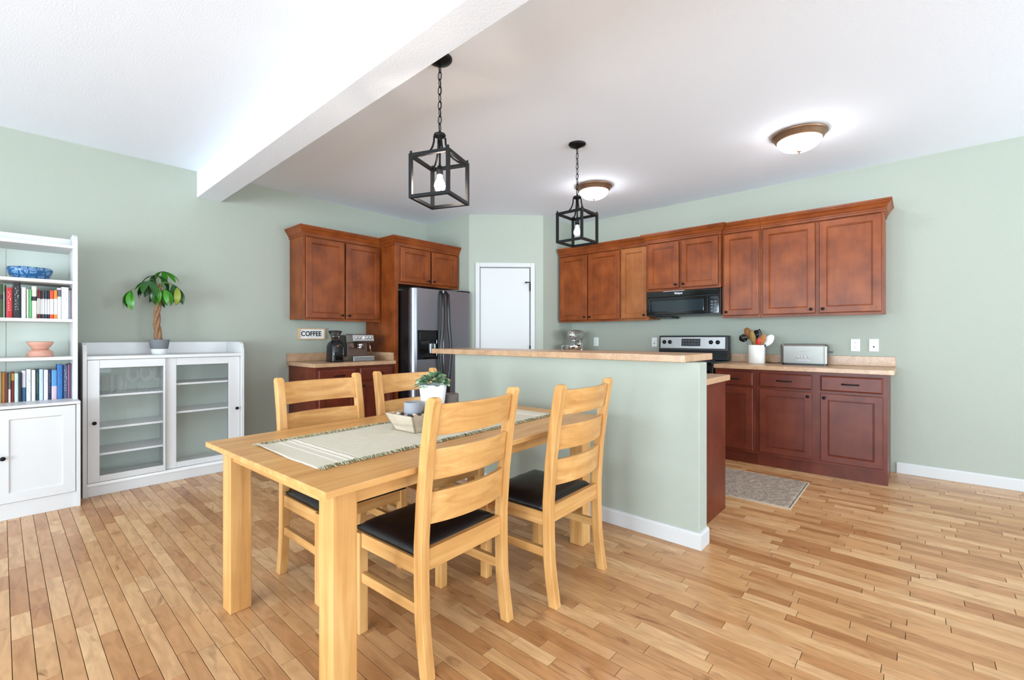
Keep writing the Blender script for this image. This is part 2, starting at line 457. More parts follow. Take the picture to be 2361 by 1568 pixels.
# pantry box in the corner
PA, PB, PC = (3.87, 4.15), (4.52, 3.49), (XB, 3.49)
bm = bmesh.new(); aprism(bm, [(3.87, YL), (3.87, 4.15), (3.965, 4.19), (3.965, YL)], 0, CEIL)
struct('wall_pantry_side', bm, WALL, 'narrow sage wall beside the fridge')
bm = bmesh.new(); aprism(bm, [(4.52, 3.49), (XB, 3.49), (XB, 3.585), (4.56, 3.585)], 0, CEIL)
struct('wall_pantry_right', bm, WALL, 'narrow sage wall between pantry door and wall cabinets')
dv = Vector((PB[0] - PA[0], PB[1] - PA[1])); DL = dv.length; dv.normalize()
DANG = math.atan2(dv.y, dv.x)
# local frame: x along diagonal, y into the pantry
def diag_struct(name, dims, mat, label=None, bevel=0.0):
    bm = bmesh.new(); abox(bm, *dims)
    o = struct(name, bm, mat, label, bevel); o.location = (PA[0], PA[1], 0); o.rotation_euler = (0, 0, DANG); return o
S0, S1, DH = 0.135, 0.765, 2.045
diag_struct('wall_pantry_front', (0, S0 - 0.02, 0, 0.095, 0, CEIL), WALL, 'angled sage wall left of the pantry door')
diag_struct('wall_pantry_front', (S1 + 0.02, DL, 0, 0.095, 0, CEIL), WALL, 'angled sage wall right of the pantry door')
diag_struct('wall_pantry_front', (S0 - 0.02, S1 + 0.02, 0, 0.095, DH + 0.02, CEIL), WALL, 'angled sage wall above the pantry door')
dr = bpy.data.objects.new('door_1', None); COL.objects.link(dr); dr.location = (PA[0], PA[1], 0); dr.rotation_euler = (0, 0, DANG)
tag(dr, 'plain white pantry door with black hinges', None, None, 'structure')
box('door_slab', (S0 + 0.004, S1 - 0.008, 0.012, 0.047, 0.006, DH - 0.006), WHITE, dr)
for d in ((S0 - 0.055, S0 - 0.004, -0.018, 0, 0.0, DH + 0.055), (S1 + 0.004, S1 + 0.055, -0.018, 0, 0, DH + 0.055), (S0 - 0.004, S1 + 0.004, -0.018, 0, DH + 0.004, DH + 0.055)):
    box('door_casing', d, WHITE, dr, bevel=0.004)
for d in ((S0 - 0.02, S0, 0, 0.095, 0, DH + 0.02), (S1, S1 + 0.02, 0, 0.095, 0, DH + 0.02), (S0, S1, 0, 0.095, DH, DH + 0.02)):
    box('door_jamb', d, WHITE, dr, bevel=0.001)
for i, z in enumerate((1.80, 1.02, 0.25)):
    bm = bmesh.new(); abox(bm, S1 - 0.012, S1 + 0.006, -0.006, 0.02, z - 0.045, z + 0.045)
    atube(bm, [(S1 - 0.003, -0.008, z - 0.05), (S1 - 0.003, -0.008, z + 0.05)], 0.007)
    if i == 0:
        atube(bm, [(S1 - 0.003, -0.01, z + 0.055), (S1 - 0.03, -0.03, z + 0.057), (S1 - 0.055, -0.022, z + 0.055)], 0.006)
        atube(bm, [(S1 - 0.066, -0.02, z + 0.055), (S1 - 0.05, -0.022, z + 0.055)], 0.011)
    finish('hinge', bm, BLACK, dr)

# half wall
struct('wall_island', (2.56, 2.68, 0.89, 2.92, 0, 1.029), WALL, 'sage half wall carrying the raised bar top', bevel=0.004)
BBP = [(0, 0), (0.014, 0), (0.014, 0.078), (0.008, 0.09), (0, 0.092)]
def baseboard(name, path, label):
    bm = bmesh.new(); sweep_profile(bm, path, BBP); return struct(name, bm, WHITE, label)
baseboard('baseboard_island', [(2.56, 2.9), (2.56, 0.89), (2.68, 0.89)][::1], 'white baseboard round the half wall')
baseboard('baseboard_back', [(XB, 0.12), (XB, YR)], 'white baseboard under the bare stretch of back wall')
baseboard('baseboard_left', [(1.48, YL), (2.0, YL)], 'white baseboard between display cabinet and coffee counter')

# ------------------------------------------------------------------ cabinets
KNOBP = [(0.0055, 0), (0.0055, 0.010), (0.009, 0.013), (0.0135, 0.018), (0.0135, 0.022), (0.010, 0.026), (0.0, 0.027)]
def knob(parent, x, y, z, mat=BLACK, s=1.0):
    return lathe('knob', [(r * s, h * s) for r, h in KNOBP], mat, parent, n=14, axis='y', c=(x, y, z))
def pull(parent, x, y, z, L=0.1):
    bm = bmesh.new()
    atube(bm, [(x - L / 2, y - 0.022, z + 0.001), (x - L / 4, y - 0.026, z), (x, y - 0.028, z), (x + L / 4, y - 0.026, z), (x + L / 2, y - 0.022, z + 0.001)], [0.0065, 0.0055, 0.006, 0.0055, 0.0065], n=8)
    for q in (-1, 1): atube(bm, [(x + q * L * 0.38, y, z), (x + q * L * 0.38, y - 0.024, z)], 0.005, n=6)
    return finish('handle', bm, BLACK, parent, smooth=True)
def shaker(parent, x0, x1, z0, z1, mat, y=0.0, t=0.02, fr=0.052, name='door'):
    bm = bmesh.new()
    rect_loft(bm, x0, x1, z0, z1, [(0, y), (0, y - t + 0.005), (0.005, y - t), (fr, y - t), (fr + 0.003, y - t + 0.006), (fr + 0.008, y - t + 0.005), (fr + 0.011, y - t + 0.013)])
    return finish(name, bm, mat, parent)
def slab(parent, x0, x1, z0, z1, mat, y=0.0, t=0.02, name='drawer'):
    bm = bmesh.new()
    rect_loft(bm, x0, x1, z0, z1, [(0, y), (0, y - t + 0.008), (0.004, y - t + 0.003), (0.012, y - t), (0.016, y - t)])
    return finish(name, bm, mat, parent)
CROWN = [(0, -0.035), (0.009, -0.033), (0.009, -0.014), (0.015, -0.012), (0.015, -0.002), (0.022, 0.004), (0.032, 0.027), (0.046, 0.043), (0.046, 0.05), (0.054, 0.053), (0.054, 0.068), (0, 0.068)]
def upper(label, loc, rot, W, D, z0, z1, doors, crown=None, group=None, mat=CHZ, extra=0.0):
    t = thing('wall_cabinet', label, 'cabinet', (loc[0], loc[1], z0), rot, group)
    H = z1 - z0
    bm = bmesh.new()
    abox(bm, 0, W, 0.02, D, 0.012, H)
    finish('carcass', bm, mat, t, bevel=0.001)
    # face frame
    bm = bmesh.new()
    rect_loft(bm, 0, W, 0, H, [(0, 0.02), (0, 0.0), (0.02, 0.0), (0.02, 0.01)])
    finish('face_frame', bm, mat, t, bevel=0.001)
    for x0, x1, side in doors:
        d = shaker(t, x0, x1, 0.025, H - 0.045, mat)
        if side: knob(d, (x1 - 0.028) if side == 'r' else (x0 + 0.028), -0.02, 0.025 + 0.035)
    if crown:
        bm = bmesh.new(); sweep_profile(bm, crown, CROWN, H); finish('crown_moulding', bm, CHX, t)
    return t
def base(label, loc, rot, W, D, bays, group=None, mat=CHB, end_left=False, top=0.875, knob_sides=None):
    """bays: (x0, x1, knob side)"""
    t = thing('base_cabinet', label, 'cabinet', (loc[0], loc[1], 0), rot, group)
    bm = bmesh.new(); abox(bm, 0, W, 0.02, D, 0.105, top); finish('carcass', bm, mat, t, bevel=0.001)
    bm = bmesh.new(); abox(bm, 0, W, 0.0, 0.02, 0.105, top); finish('face_frame', bm, mat, t, bevel=0.001)
    bm = bmesh.new(); abox(bm, 0.0, W, 0.03, D, 0.0, 0.105); finish('toe_kick', bm, mat, t, bevel=0.001)
    for x0, x1, side in bays:
        d = slab(t, x0, x1, 0.722, 0.848, mat)
        pull(d, (x0 + x1) / 2, -0.02, 0.785, 0.115)
        d = shaker(t, x0, x1, 0.13, 0.70, mat)
        if side: knob(d, (x1 - 0.028) if side == 'r' else (x0 + 0.028), -0.02, 0.665)
    return t

# left wall: coffee nook
upper('cherry wall cabinet with two tall doors above the coffee counter', (2.03, 4.62), 0, 0.888, 0.325, 1.345, 2.235,
      [(0.022, 0.432, 'r'), (0.456, 0.866, 'l')], [(0, 0.325), (0, 0), (0.888, 0)])
fc_ = upper('cherry cabinet above the fridge with two short doors and a tall side panel', (2.968, 4.34), 0, 0.897, 0.605, 1.775, 2.235,
      [(0.022, 0.437, 'r'), (0.460, 0.875, 'l')], [(-0.048, 0.225), (-0.048, 0), (0.897, 0)])
box('side_panel', (-0.047, -0.001, 0.0, 0.605, -1.775, 0.46), CHZ, fc_, bevel=0.002)
bc = base('cherry base cabinet under the coffee counter', (2.02, 4.34), 0, 0.895, 0.605, [(0.03, 0.425, 'r'), (0.47, 0.865, 'l')])

def counter_slab(parent, dims, bev=0.004):
    return box('slab', dims, COUNTER, parent, bevel=bev)
ct = thing('countertop', 'beige speckled countertop holding grinder and espresso machine', 'countertop', (2.0, 4.31, 0.876))
counter_slab(ct, (0, 0.918, 0, 0.635, 0, 0.038))
box('backsplash', (0, 0.918, 0.617, 0.637, 0.038, 0.125), COUNTER, ct, bevel=0.003)
box('backsplash', (0.897, 0.917, 0.04, 0.616, 0.038, 0.125), COUNTER, ct, bevel=0.003)

# back wall uppers (local x runs towards -y)
XF = 4.83; D_U = XB - XF - 0.002; R90 = -PI / 2
upper('cherry wall cabinet with two doors above the stand mixer', (XF, 3.462), R90, 0.877, D_U, 1.362, 2.24,
      [(0.018, 0.425, 'r'), (0.445, 0.872, 'l')], [(-0.0, 0.0), (0.877, 0)])
upper('narrow orange-toned cherry wall cabinet left of the microwave', (XF, 2.583), R90, 0.343, D_U, 1.362, 2.24,
      [(0.014, 0.332, 'r')], [(0, 0), (0.343, 0)], mat=wood('cherry_light', [(0.25, (112, 60, 26)), (0.5, (144, 84, 42)), (0.75, (166, 104, 56))], 'z', 0.36, 0.0, 26, 3.0, 0.72))
upper('short cherry wall cabinet with two doors above the microwave', (XF - 0.045, 2.237), R90, 0.781, D_U + 0.045, 1.672, 2.24,
      [(0.022, 0.362, 'r'), (0.388, 0.758, 'l')], [(0, 0.1), (0, 0), (0.781, 0), (0.781, 0.1)])
upper('narrow cherry wall cabinet right of the microwave', (XF, 1.453), R90, 0.347, D_U, 1.362, 2.24,
      [(0.016, 0.333, 'l')], [(0, 0), (0.347, 0)])
upper('wide cherry wall cabinet with two doors above the toaster', (XF, 1.104), R90, 0.912, D_U, 1.362, 2.24,
      [(0.018, 0.436, 'r'), (0.468, 0.894, 'l')], [(0, 0), (0.912, 0), (0.912, D_U)])

# back wall bases
XC = 4.60; D_B = XB - XC - 0.002
base('narrow cherry base cabinet between range and double cabinet', (XC, 1.452), R90, 0.362, D_B, [(0.012, 0.338, 'l')])
base('wide cherry base cabinet below the toaster', (XC, 1.088), R90, 0.928, D_B, [(0.026, 0.43, 'r'), (0.49, 0.90, 'l')])
base('cherry base cabinet below the stand mixer', (XC, 3.478), R90, 1.256, D_B, [(0.03, 0.6, 'r'), (0.65, 1.226, 'l')])
ct = thing('countertop', 'beige speckled countertop under toaster and utensil crock', 'countertop', (4.565, 1.455, 0.876), R90)
bm = bmesh.new(); aprism(bm, [(0, 0), (1.30, 0), (1.335, 0.035), (1.335, 0.593), (0, 0.593)], 0, 0.038); finish('slab', bm, COUNTER, ct, bevel=0.004)
box('backsplash', (0, 1.328, 0.573, 0.593, 0.0385, 0.125), COUNTER, ct, bevel=0.003)
ct = thing('countertop', 'beige speckled countertop under the stand mixer', 'countertop', (4.565, 3.482, 0.876), R90)
counter_slab(ct, (0, 1.262, 0, 0.593, 0, 0.038))
box('backsplash', (0, 1.262, 0.573, 0.593, 0.0385, 0.125), COUNTER, ct, bevel=0.003)

# island cabinets and tops
ib = thing('base_cabinet', 'dark cherry island cabinet behind the half wall', 'cabinet', (3.30, 0.985, 0), PI / 2)
bm = bmesh.new(); abox(bm, 0, 1.92, 0.02, 0.618, 0.105, 0.875); finish('carcass', bm, CHB, ib, bevel=0.001)
box('end_panel', (-0.012, 0.0, 0.0, 0.618, 0.0, 0.875), CHB, ib, bevel=0.001)
box('face_frame', (0, 1.92, 0, 0.02, 0.105, 0.875), CHB, ib, bevel=0.001)
box('toe_kick', (0.0, 1.92, 0.06, 0.618, 0, 0.105), CHD, ib, bevel=0.001)
for i in range(4):
    x0 = 0.03 + i * 0.47
    d = slab(ib, x0, x0 + 0.44, 0.722, 0.848, CHB); pull(d, x0 + 0.22, -0.02, 0.785, 0.115)
    d = shaker(ib, x0, x0 + 0.44, 0.13, 0.70, CHB); knob(d, x0 + (0.41 if i % 2 == 0 else 0.03), -0.02, 0.665)
ct = thing('countertop', 'lower beige island countertop behind the half wall', 'countertop', (2.682, 0.952, 0.876))
counter_slab(ct, (0, 0.655, 0, 1.965, 0, 0.038))
bt = thing('bar_top', 'raised beige speckled bar top on the half wall', 'countertop', (2.51, 0.955, 1.03))
bm = bmesh.new(); aprism(bm, [(0.012, 0), (0.47, 0), (0.47, 2.235), (0.02, 2.235), (0, 2.215), (0, 0.012)], 0, 0.041); finish('slab', bm, COUNTER, bt, bevel=0.004)

# ------------------------------------------------------------------ fridge
fr = thing('refrigerator', 'dark stainless side-by-side refrigerator with black ice dispenser', 'refrigerator', (2.985, 4.085, 0))
box('body', (0.0, 0.868, 0.085, 0.845, 0.02, 1.70), BLKP, fr, bevel=0.004)
def fridge_door(x0, x1, rl, rr):
    bm = bmesh.new(); pts = []
    n = 8
    for i in range(n + 1):
        a = PI / 2 * i / n; pts.append((x0 + rl - rl * math.cos(a), rl - rl * math.sin(a)))
    for i in range(n + 1):
        a = PI / 2 * i / n; pts.append((x1 - rr + rr * math.sin(a), rr - rr * math.cos(a)))
    pts += [(x1, 0.075), (x0, 0.075)]
    aprism(bm, pts, 0.08, 1.715)
    return finish('door', bm, DSTEEL, fr, bevel=0.003)
d1 = fridge_door(0.0, 0.404, 0.05, 0.012); d2 = fridge_door(0.412, 0.868, 0.012, 0.05)
bm = bmesh.new()
rect_loft(bm, 0.05, 0.335, 0.925, 1.25, [(0, 0.002), (0, -0.006), (0.006, -0.008), (0.016, -0.008), (0.02, -0.002)])
finish('dispenser', bm, BLKG, d1)
box('dispenser_panel', (0.075, 0.31, -0.012, -0.004, 1.14, 1.232), BLKP, d1, bevel=0.003)
for q in (0.235, 0.285):
    box('dispenser_paddle', (q - 0.014, q + 0.014, -0.016, -0.004, 0.99, 1.10), CHROME, d1, bevel=0.004)
box('drip_tray', (0.09, 0.3, -0.02, -0.004, 0.945, 0.962), BLKP, d1, bevel=0.003)
for d, x, s in ((d1, 0.372, -1), (d2, 0.45, 1)):
    pts = [(x, 0.0, 1.70), (x, -0.045, 1.66), (x, -0.052, 1.5), (x + s * 0.004, -0.054, 1.32), (x + s * 0.03, -0.056, 1.1), (x + s * 0.034, -0.056, 0.95), (x + s * 0.01, -0.054, 0.72), (x, -0.05, 0.5), (x, 0.0, 0.46)]
    tube('handle', pts, [0.014, 0.02, 0.021, 0.021, 0.021, 0.021, 0.02, 0.019, 0.014], BLKP, d, n=10)
box('hinge_cover', (0.70, 0.86, 0.02, 0.12, 1.716, 1.735), BLKP, fr, bevel=0.006)
box('hinge_cover', (0.02, 0.12, 0.03, 0.12, 1.716, 1.73), BLKP, fr, bevel=0.006)
box('toe_grille', (0.01, 0.858, 0.05, 0.085, 0.0, 0.075), BLKP, fr, bevel=0.003)

# ------------------------------------------------------------------ microwave
mw = thing('microwave', 'black over-the-range microwave under the short wall cabinet', 'microwave', (4.765, 2.236, 1.402), R90)
box('body', (0.0, 0.779, 0.03, 0.392, 0.0, 0.268), BLKP, mw, bevel=0.004)
bm = bmesh.new(); rect_loft(bm, 0.004, 0.665, 0.012, 0.20, [(0, 0.03), (0, 0.004), (0.006, 0.0), (0.03, 0.0), (0.036, 0.006)]); dd = finish('door', bm, BLKG, mw)
bm = bmesh.new(); rect_loft(bm, 0.06, 0.62, 0.045, 0.17, [(0, 0.006), (0, 0.004), (0.004, 0.003)]); finish('window', bm, pmat('mw_window', (30, 40, 46), 0.04), dd)
box('top_vent', (0.004, 0.775, 0.0, 0.03, 0.204, 0.266), BLKG, mw, bevel=0.004)
for i in range(5): box('vent_slat', (0.03, 0.75, -0.0015, 0.001, 0.252 - 0.0, 0.254) if i == 0 else (0.03, 0.75, -0.0015, 0.001, 0.252 - 0.008 * 0, 0.254), BLKP, mw, bevel=0) if i == 0 else None
cp = box('control_panel', (0.67, 0.775, 0.0, 0.03, 0.012, 0.20), BLKG, mw, bevel=0.004)
for r in range(4):
    for c in range(2):
        box('button', (0.69 + c * 0.035, 0.715 + c * 0.035, -0.0015, 0.001, 0.03 + r * 0.03, 0.05 + r * 0.03), pmat('button_grey', (66, 74, 80), 0.4), cp, bevel=0.001)
box('display', (0.685, 0.76, -0.0012, 0.001, 0.16, 0.185), pmat('display_dark', (20, 30, 34), 0.1), cp, bevel=0.001)
box('grease_filter', (0.06, 0.24, 0.1, 0.33, -0.022, 0.0), BLKP, mw, bevel=0.003)
text_mesh('logo', 'Whirlpool', 0.03, pmat('logo_silver', (225, 225, 228), 0.3), mw, (0.36, -0.0008, 0.236), (PI / 2, 0, 0), 0.0004, 0.085, 0.0006)

# ------------------------------------------------------------------ range
rg = thing('range', 'freestanding electric range with stainless control panel', 'stove', (4.53, 2.212, 0), R90)
WR = 0.752
box('body', (0, WR, 0.04, 0.60, 0.02, 0.905), BLKP, rg, bevel=0.004)
box('cooktop', (0, WR, 0.0, 0.56, 0.905, 0.925), BLKG, rg, bevel=0.006)
for x, y, r in ((0.2, 0.16, 0.1), (0.55, 0.16, 0.08), (0.2, 0.40, 0.08), (0.55, 0.40, 0.1)):
    lathe('burner', [(r, 0.925), (r, 0.9262), (r - 0.006, 0.9264), (r - 0.006, 0.925)], pmat('burner_ring', (60, 60, 62), 0.3), rg, n=32, c=(x, y, 0), cap0=False, cap1=False)
bg = bmesh.new()
aloft(bg, [[(x, 0.52, 0.925), (x, 0.512, 1.03), (x, 0.53, 1.19), (x, 0.59, 1.19), (x, 0.605, 0.925)] for x in (0, WR)])
bk = finish('backguard', bg, BLKP, rg, bevel=0.006)
bm = bmesh.new()
sl = (0.53 - 0.512) / (1.19 - 1.03)
def pnl(x, z, o): return (x, 0.512 + sl * (z - 1.03) - o, z)
aloft(bm, [[pnl(x0, z0, o), pnl(x1, z0, o), pnl(x1, z1, o), pnl(x0, z1, o)] for x0, x1, z0, z1, o in ((0.018, WR - 0.03, 1.047, 1.175, -0.002), (0.018, WR - 0.03, 1.047, 1.175, 0.003), (0.021, WR - 0.033, 1.05, 1.172, 0.005))])
cpn = finish('control_panel', bm, STEEL, rg)
bm = bmesh.new()
aloft(bm, [[pnl(x0, z0, o), pnl(x1, z0, o), pnl(x1, z1, o), pnl(x0, z1, o)] for x0, x1, z0, z1, o in ((0.262, 0.468, 1.075, 1.155, 0.004), (0.262, 0.468, 1.075, 1.155, 0.008), (0.265, 0.465, 1.078, 1.152, 0.009))])
dsp = finish('display', bm, BLKG, cpn)
for r in range(2):
    for c in range(6):
        a = pnl(0.283 + c * 0.032, 1.097 + r * 0.034, 0.0092); box('button', (a[0] - 0.008, a[0] + 0.008, a[1] - 0.0006, a[1] + 0.001, a[2] - 0.006, a[2] + 0.006), pmat('button_dim', (84, 84, 86), 0.4), dsp, bevel=0)
for x in (0.065, 0.13, 0.578, 0.648):
    a = pnl(x, 1.118, 0.005)
    lathe('knob', [(0.022, 0), (0.022, 0.006), (0.017, 0.008), (0.015, 0.024), (0.0, 0.025)], BLKP, cpn, n=18, axis='y', c=a)
bm = bmesh.new(); rect_loft(bm, 0.005, WR - 0.005, 0.24, 0.86, [(0, 0.04), (0, 0.006), (0.006, 0.0), (0.09, 0.0), (0.093, 0.003)]); od = finish('oven_door', bm, BLKG, rg)
tube('handle', [(0.06, 0.0, 0.80), (0.06, -0.045, 0.80), (WR / 2, -0.05, 0.80), (WR - 0.06, -0.045, 0.80), (WR - 0.06, 0.0, 0.80)], 0.012, STEEL, od)
bm = bmesh.new(); rect_loft(bm, 0.005, WR - 0.005, 0.07, 0.23, [(0, 0.04), (0, 0.006), (0.006, 0.0)]); finish('storage_drawer', bm, BLKP, rg)

# ------------------------------------------------------------------ bookcase
bk = thing('bookcase', 'tall white bookcase with closed cupboard base beside the display cabinet', 'bookcase', (0.37, 4.335, 0))
BW = 0.81
BACKP = pmat('back_panel_green', (214, 220, 208), 0.7)
SHELFW = pmat('white_shelf', (240, 240, 238), 0.4)
# lower cupboard, local x from -BW to 0
for x0 in (-BW, -0.022):
    box('side_panel', (x0, x0 + 0.022, 0.0, 0.50, 0.0, 0.71), WFURN, bk)
box('plinth', (-BW + 0.022, -0.022, 0.012, 0.03, 0.0, 0.105), WFURN, bk)
box('bottom_board', (-BW + 0.022, -0.022, 0.03, 0.49, 0.085, 0.105), WFURN, bk)
box('cupboard_top', (-BW, -0.0, -0.006, 0.505, 0.71, 0.73), WFURN, bk, bevel=0.004)
for x0, x1, kx in ((-BW + 0.025, -0.403, None), (-0.397, -0.025, -0.397 + 0.036)):
    bm = bmesh.new(); rect_loft(bm, x0, x1, 0.108, 0.705, [(0, 0.022), (0, 0.002), (0.002, 0.0), (0.062, 0.0), (0.066, 0.006), (0.068, 0.008)])
    d = finish('door', bm, WFURN, bk)
    knob(d, (x1 - 0.036) if kx is None else kx, 0.0, 0.40, s=1.0)
# upper hutch
UY = 0.125
for x0 in (-BW + 0.004, -0.028):
    bm = bmesh.new()
    prof = [(UY, 0.73), (0.5, 0.73), (0.5, 1.905), (UY + 0.05, 1.905), (UY + 0.02, 1.89), (UY, 1.86)]
    aloft(bm, [[(x, y, z) for y, z in prof] for x in (x0, x0 + 0.024)]); finish('side_panel', bm, WFURN, bk, bevel=0.002)
for z in (1.012, 1.278, 1.548, 1.80):
    box('shelf' if z < 1.7 else 'top_board', (-BW + 0.028, -0.028, UY + 0.004, 0.49, z, z + 0.022), WFURN, bk)
box('header', (-BW + 0.028, -0.028, 0.15 + UY, 0.17 + UY, 1.822, 1.885), WFURN, bk)
box('back_panel', (-BW + 0.028, -0.345, 0.49, 0.497, 0.73, 1.80), BACKP, bk, bevel=0)
box('back_panel', (-0.343, -0.028, 0.49, 0.497, 0.73, 1.80), BACKP, bk, bevel=0)

# books
def spine_mat(name, rgb, band=None, mode=None):
    """mode: None plain, 'tri' = coloured top and bottom with white middle, 'top' band on top, 'bot' band at bottom, 'title' = lettering-like strokes"""
    m = bpy.data.materials.new(name); m.use_nodes = True
    nt = m.node_tree; b = nt.nodes['Principled BSDF']; L = nt.links; b.inputs['Roughness'].default_value = 0.5
    tc = nt.nodes.new('ShaderNodeTexCoord'); sp = nt.nodes.new('ShaderNodeSeparateXYZ'); L.new(tc.outputs['Generated'], sp.inputs[0])
    if mode in ('tri', 'top', 'bot', 'mid'):
        cr = nt.nodes.new('ShaderNodeValToRGB'); cr.color_ramp.interpolation = 'CONSTANT'; e = cr.color_ramp.elements
        A, B = lin(rgb), lin(band)
        if mode == 'tri': st = [(0, A), (0.16, B), (0.70, A)]
        elif mode == 'top': st = [(0, A), (0.72, B), (0.95, A)]
        elif mode == 'bot': st = [(0, B), (0.45, A), (0.9, A)]
        else: st = [(0, A), (0.55, B), (0.68, A)]
        e[0].position, e[0].color = st[0]; e[1].position, e[1].color = st[1]
        for s in st[2:]: q = e.new(s[0]); q.color = s[1]
        L.new(sp.outputs['Z'], cr.inputs['Fac']); L.new(cr.outputs['Color'], b.inputs['Base Color'])
    elif mode == 'title':
        n = nt.nodes.new('ShaderNodeTexNoise'); n.inputs['Scale'].default_value = 1; n.inputs['Detail'].default_value = 1
        mp = nt.nodes.new('ShaderNodeMapping'); mp.inputs['Scale'].default_value = (7, 0, 22); L.new(tc.outputs['Generated'], mp.inputs['Vector']); L.new(mp.outputs[0], n.inputs['Vector'])
        g = nt.nodes.new('ShaderNodeMath'); g.operation = 'GREATER_THAN'; g.inputs[1].default_value = 0.6; L.new(n.outputs['Fac'], g.inputs[0])
        w1 = nt.nodes.new('ShaderNodeMath'); w1.operation = 'COMPARE'; w1.inputs[1].default_value = 0.5; w1.inputs[2].default_value = 0.24; L.new(sp.outputs['X'], w1.inputs[0])
        w2 = nt.nodes.new('ShaderNodeMath'); w2.operation = 'COMPARE'; w2.inputs[1].default_value = 0.55; w2.inputs[2].default_value = 0.36; L.new(sp.outputs['Z'], w2.inputs[0])
        m1 = nt.nodes.new('ShaderNodeMath'); m1.operation = 'MULTIPLY'; L.new(g.outputs[0], m1.inputs[0]); L.new(w1.outputs[0], m1.inputs[1])
        m2 = nt.nodes.new('ShaderNodeMath'); m2.operation = 'MULTIPLY'; L.new(m1.outputs[0], m2.inputs[0]); L.new(w2.outputs[0], m2.inputs[1])
        mx = nt.nodes.new('ShaderNodeMix'); mx.data_type = 'RGBA'; mx.inputs['A'].default_value = lin(rgb); mx.inputs['B'].default_value = lin(band)
        L.new(m2.outputs[0], mx.inputs['Factor']); L.new(mx.outputs['Result'], b.inputs['Base Color'])
    else:
        b.inputs['Base Color'].default_value = lin(rgb)
    return m
PAGES = pmat('book_pages', (236, 230, 214), 0.8)
def book(x0, x1, yf, depth, z0, h, rgb, label, group, band=None, mode=None):
    bm = bmesh.new(); w_ = x1 - x0; c = min(0.0022, w_ * 0.2); r = min(0.003, w_ * 0.3)
    # cover: U-shaped wrap with a softly rounded spine
    out = [(0, depth), (0, r), (w_ * 0.18, 0.0006), (w_ * 0.5, 0), (w_ * 0.82, 0.0006), (w_, r), (w_, depth)]
    inn = [(w_ - c, depth), (w_ - c, r + c), (c, r + c), (c, depth)]
    poly = out + inn
    lo = [bm.verts.new((x - w_ / 2, y, 0)) for x, y in poly]; hi = [bm.verts.new((x - w_ / 2, y, h)) for x, y in poly]
    n = len(poly)
    for i in range(n): bm.faces.new((lo[i], lo[(i + 1) % n], hi[(i + 1) % n], hi[i]))
    bm.faces.new(lo[::-1]); bm.faces.new(hi)
    abox(bm, c - w_ / 2, w_ / 2 - c, r + c, depth - 0.004, 0.003, h - 0.004, mi=1)
    o = finish('book', bm, [spine_mat('cover_' + label[:18], rgb, band, mode), PAGES], None)
    o.location = ((x0 + x1) / 2, yf, z0)
    return tag(o, label, 'book', group)
G1, G2 = 'books on the shelf under the blue bowl', 'books on the shelf above the cupboard'
Z1 = 1.3005; Y1 = 4.545
UB = [
 (-0.030, 0.012, 0.225, (52, 74, 30), 'thick book with a dark mossy green picture spine', (24, 26, 20), 'mid'),
 (0.013, 0.0175, 0.175, (232, 230, 224), 'very thin white booklet beside the mossy green book', None, None),
 (0.0185, 0.0245, 0.22, (22, 20, 20), 'thin black book left of the bright red book', None, None),
 (0.027, 0.053, 0.205, (186, 18, 22), 'bright red book with white lettering down its spine', (240, 226, 220), 'title'),
 (0.056, 0.091, 0.24, (22, 22, 24), 'tall black book with grey photographic spine', (186, 186, 184), 'title'),
 (0.094, 0.115, 0.212, (226, 230, 232), 'white book with blue lettering right of the tall black book', (52, 92, 126), 'title'),
 (0.119, 0.1275, 0.20, (222, 204, 184), 'slim cream book left of the mint green book', None, None),
 (0.128, 0.141, 0.2, (92, 190, 118), 'slim mint green book beside the cream one', (46, 120, 70), 'title'),
 (0.1425, 0.167, 0.223, (232, 222, 198), 'cream book with a black band across its spine', (30, 34, 34), 'mid'),
 (0.1692, 0.1758, 0.199, (70, 44, 66), 'thin white-middled book with dark purple ends', (226, 222, 218), 'tri'),
 (0.1762, 0.183, 0.2, (190, 40, 46), 'thin white-middled book with crimson ends', (226, 222, 218), 'tri'),
 (0.1836, 0.193, 0.195, (36, 60, 46), 'thin white-middled book with dark green ends', (226, 222, 218), 'tri'),
 (0.1936, 0.2038, 0.197, (74, 58, 48), 'thin white-middled book with brown ends', (226, 222, 218), 'tri'),
 (0.2046, 0.2168, 0.197, (36, 66, 88), 'white-middled book with teal blue ends', (222, 222, 222), 'tri'),
 (0.2172, 0.230, 0.197, (26, 32, 40), 'white-middled book with black ends', (222, 222, 222), 'tri'),
 (0.231, 0.248, 0.199, (222, 66, 32), 'white-middled book with red-orange ends', (228, 224, 220), 'tri'),
 (0.249, 0.267, 0.203, (234, 138, 46), 'white-middled book with pale orange ends', (228, 224, 220), 'tri'),
 (0.268, 0.287, 0.22, (238, 238, 242), 'white book with thin dark rules right of the orange-ended book', (90, 92, 104), 'top'),
 (0.289, 0.324, 0.228, (228, 226, 226), 'thick pale grey book near the right end of the row', (150, 110, 110), 'title'),
 (0.325, 0.3365, 0.208, (140, 150, 162), 'slim grey-blue book beside the pink book', None, None),
 (0.3375, 0.3415 + 0.0005, 0.209, (216, 150, 148), 'slim pink book against the bookcase side', None, None),
]
for i, (a, b, h, c, lab, band, mode) in enumerate(UB):
    book(a, b, Y1 + 0.006 * ((i * 7) % 3), 0.155, Z1, h, c, lab, G1, band, mode)
Z2 = 0.7303; Y2 = 4.57
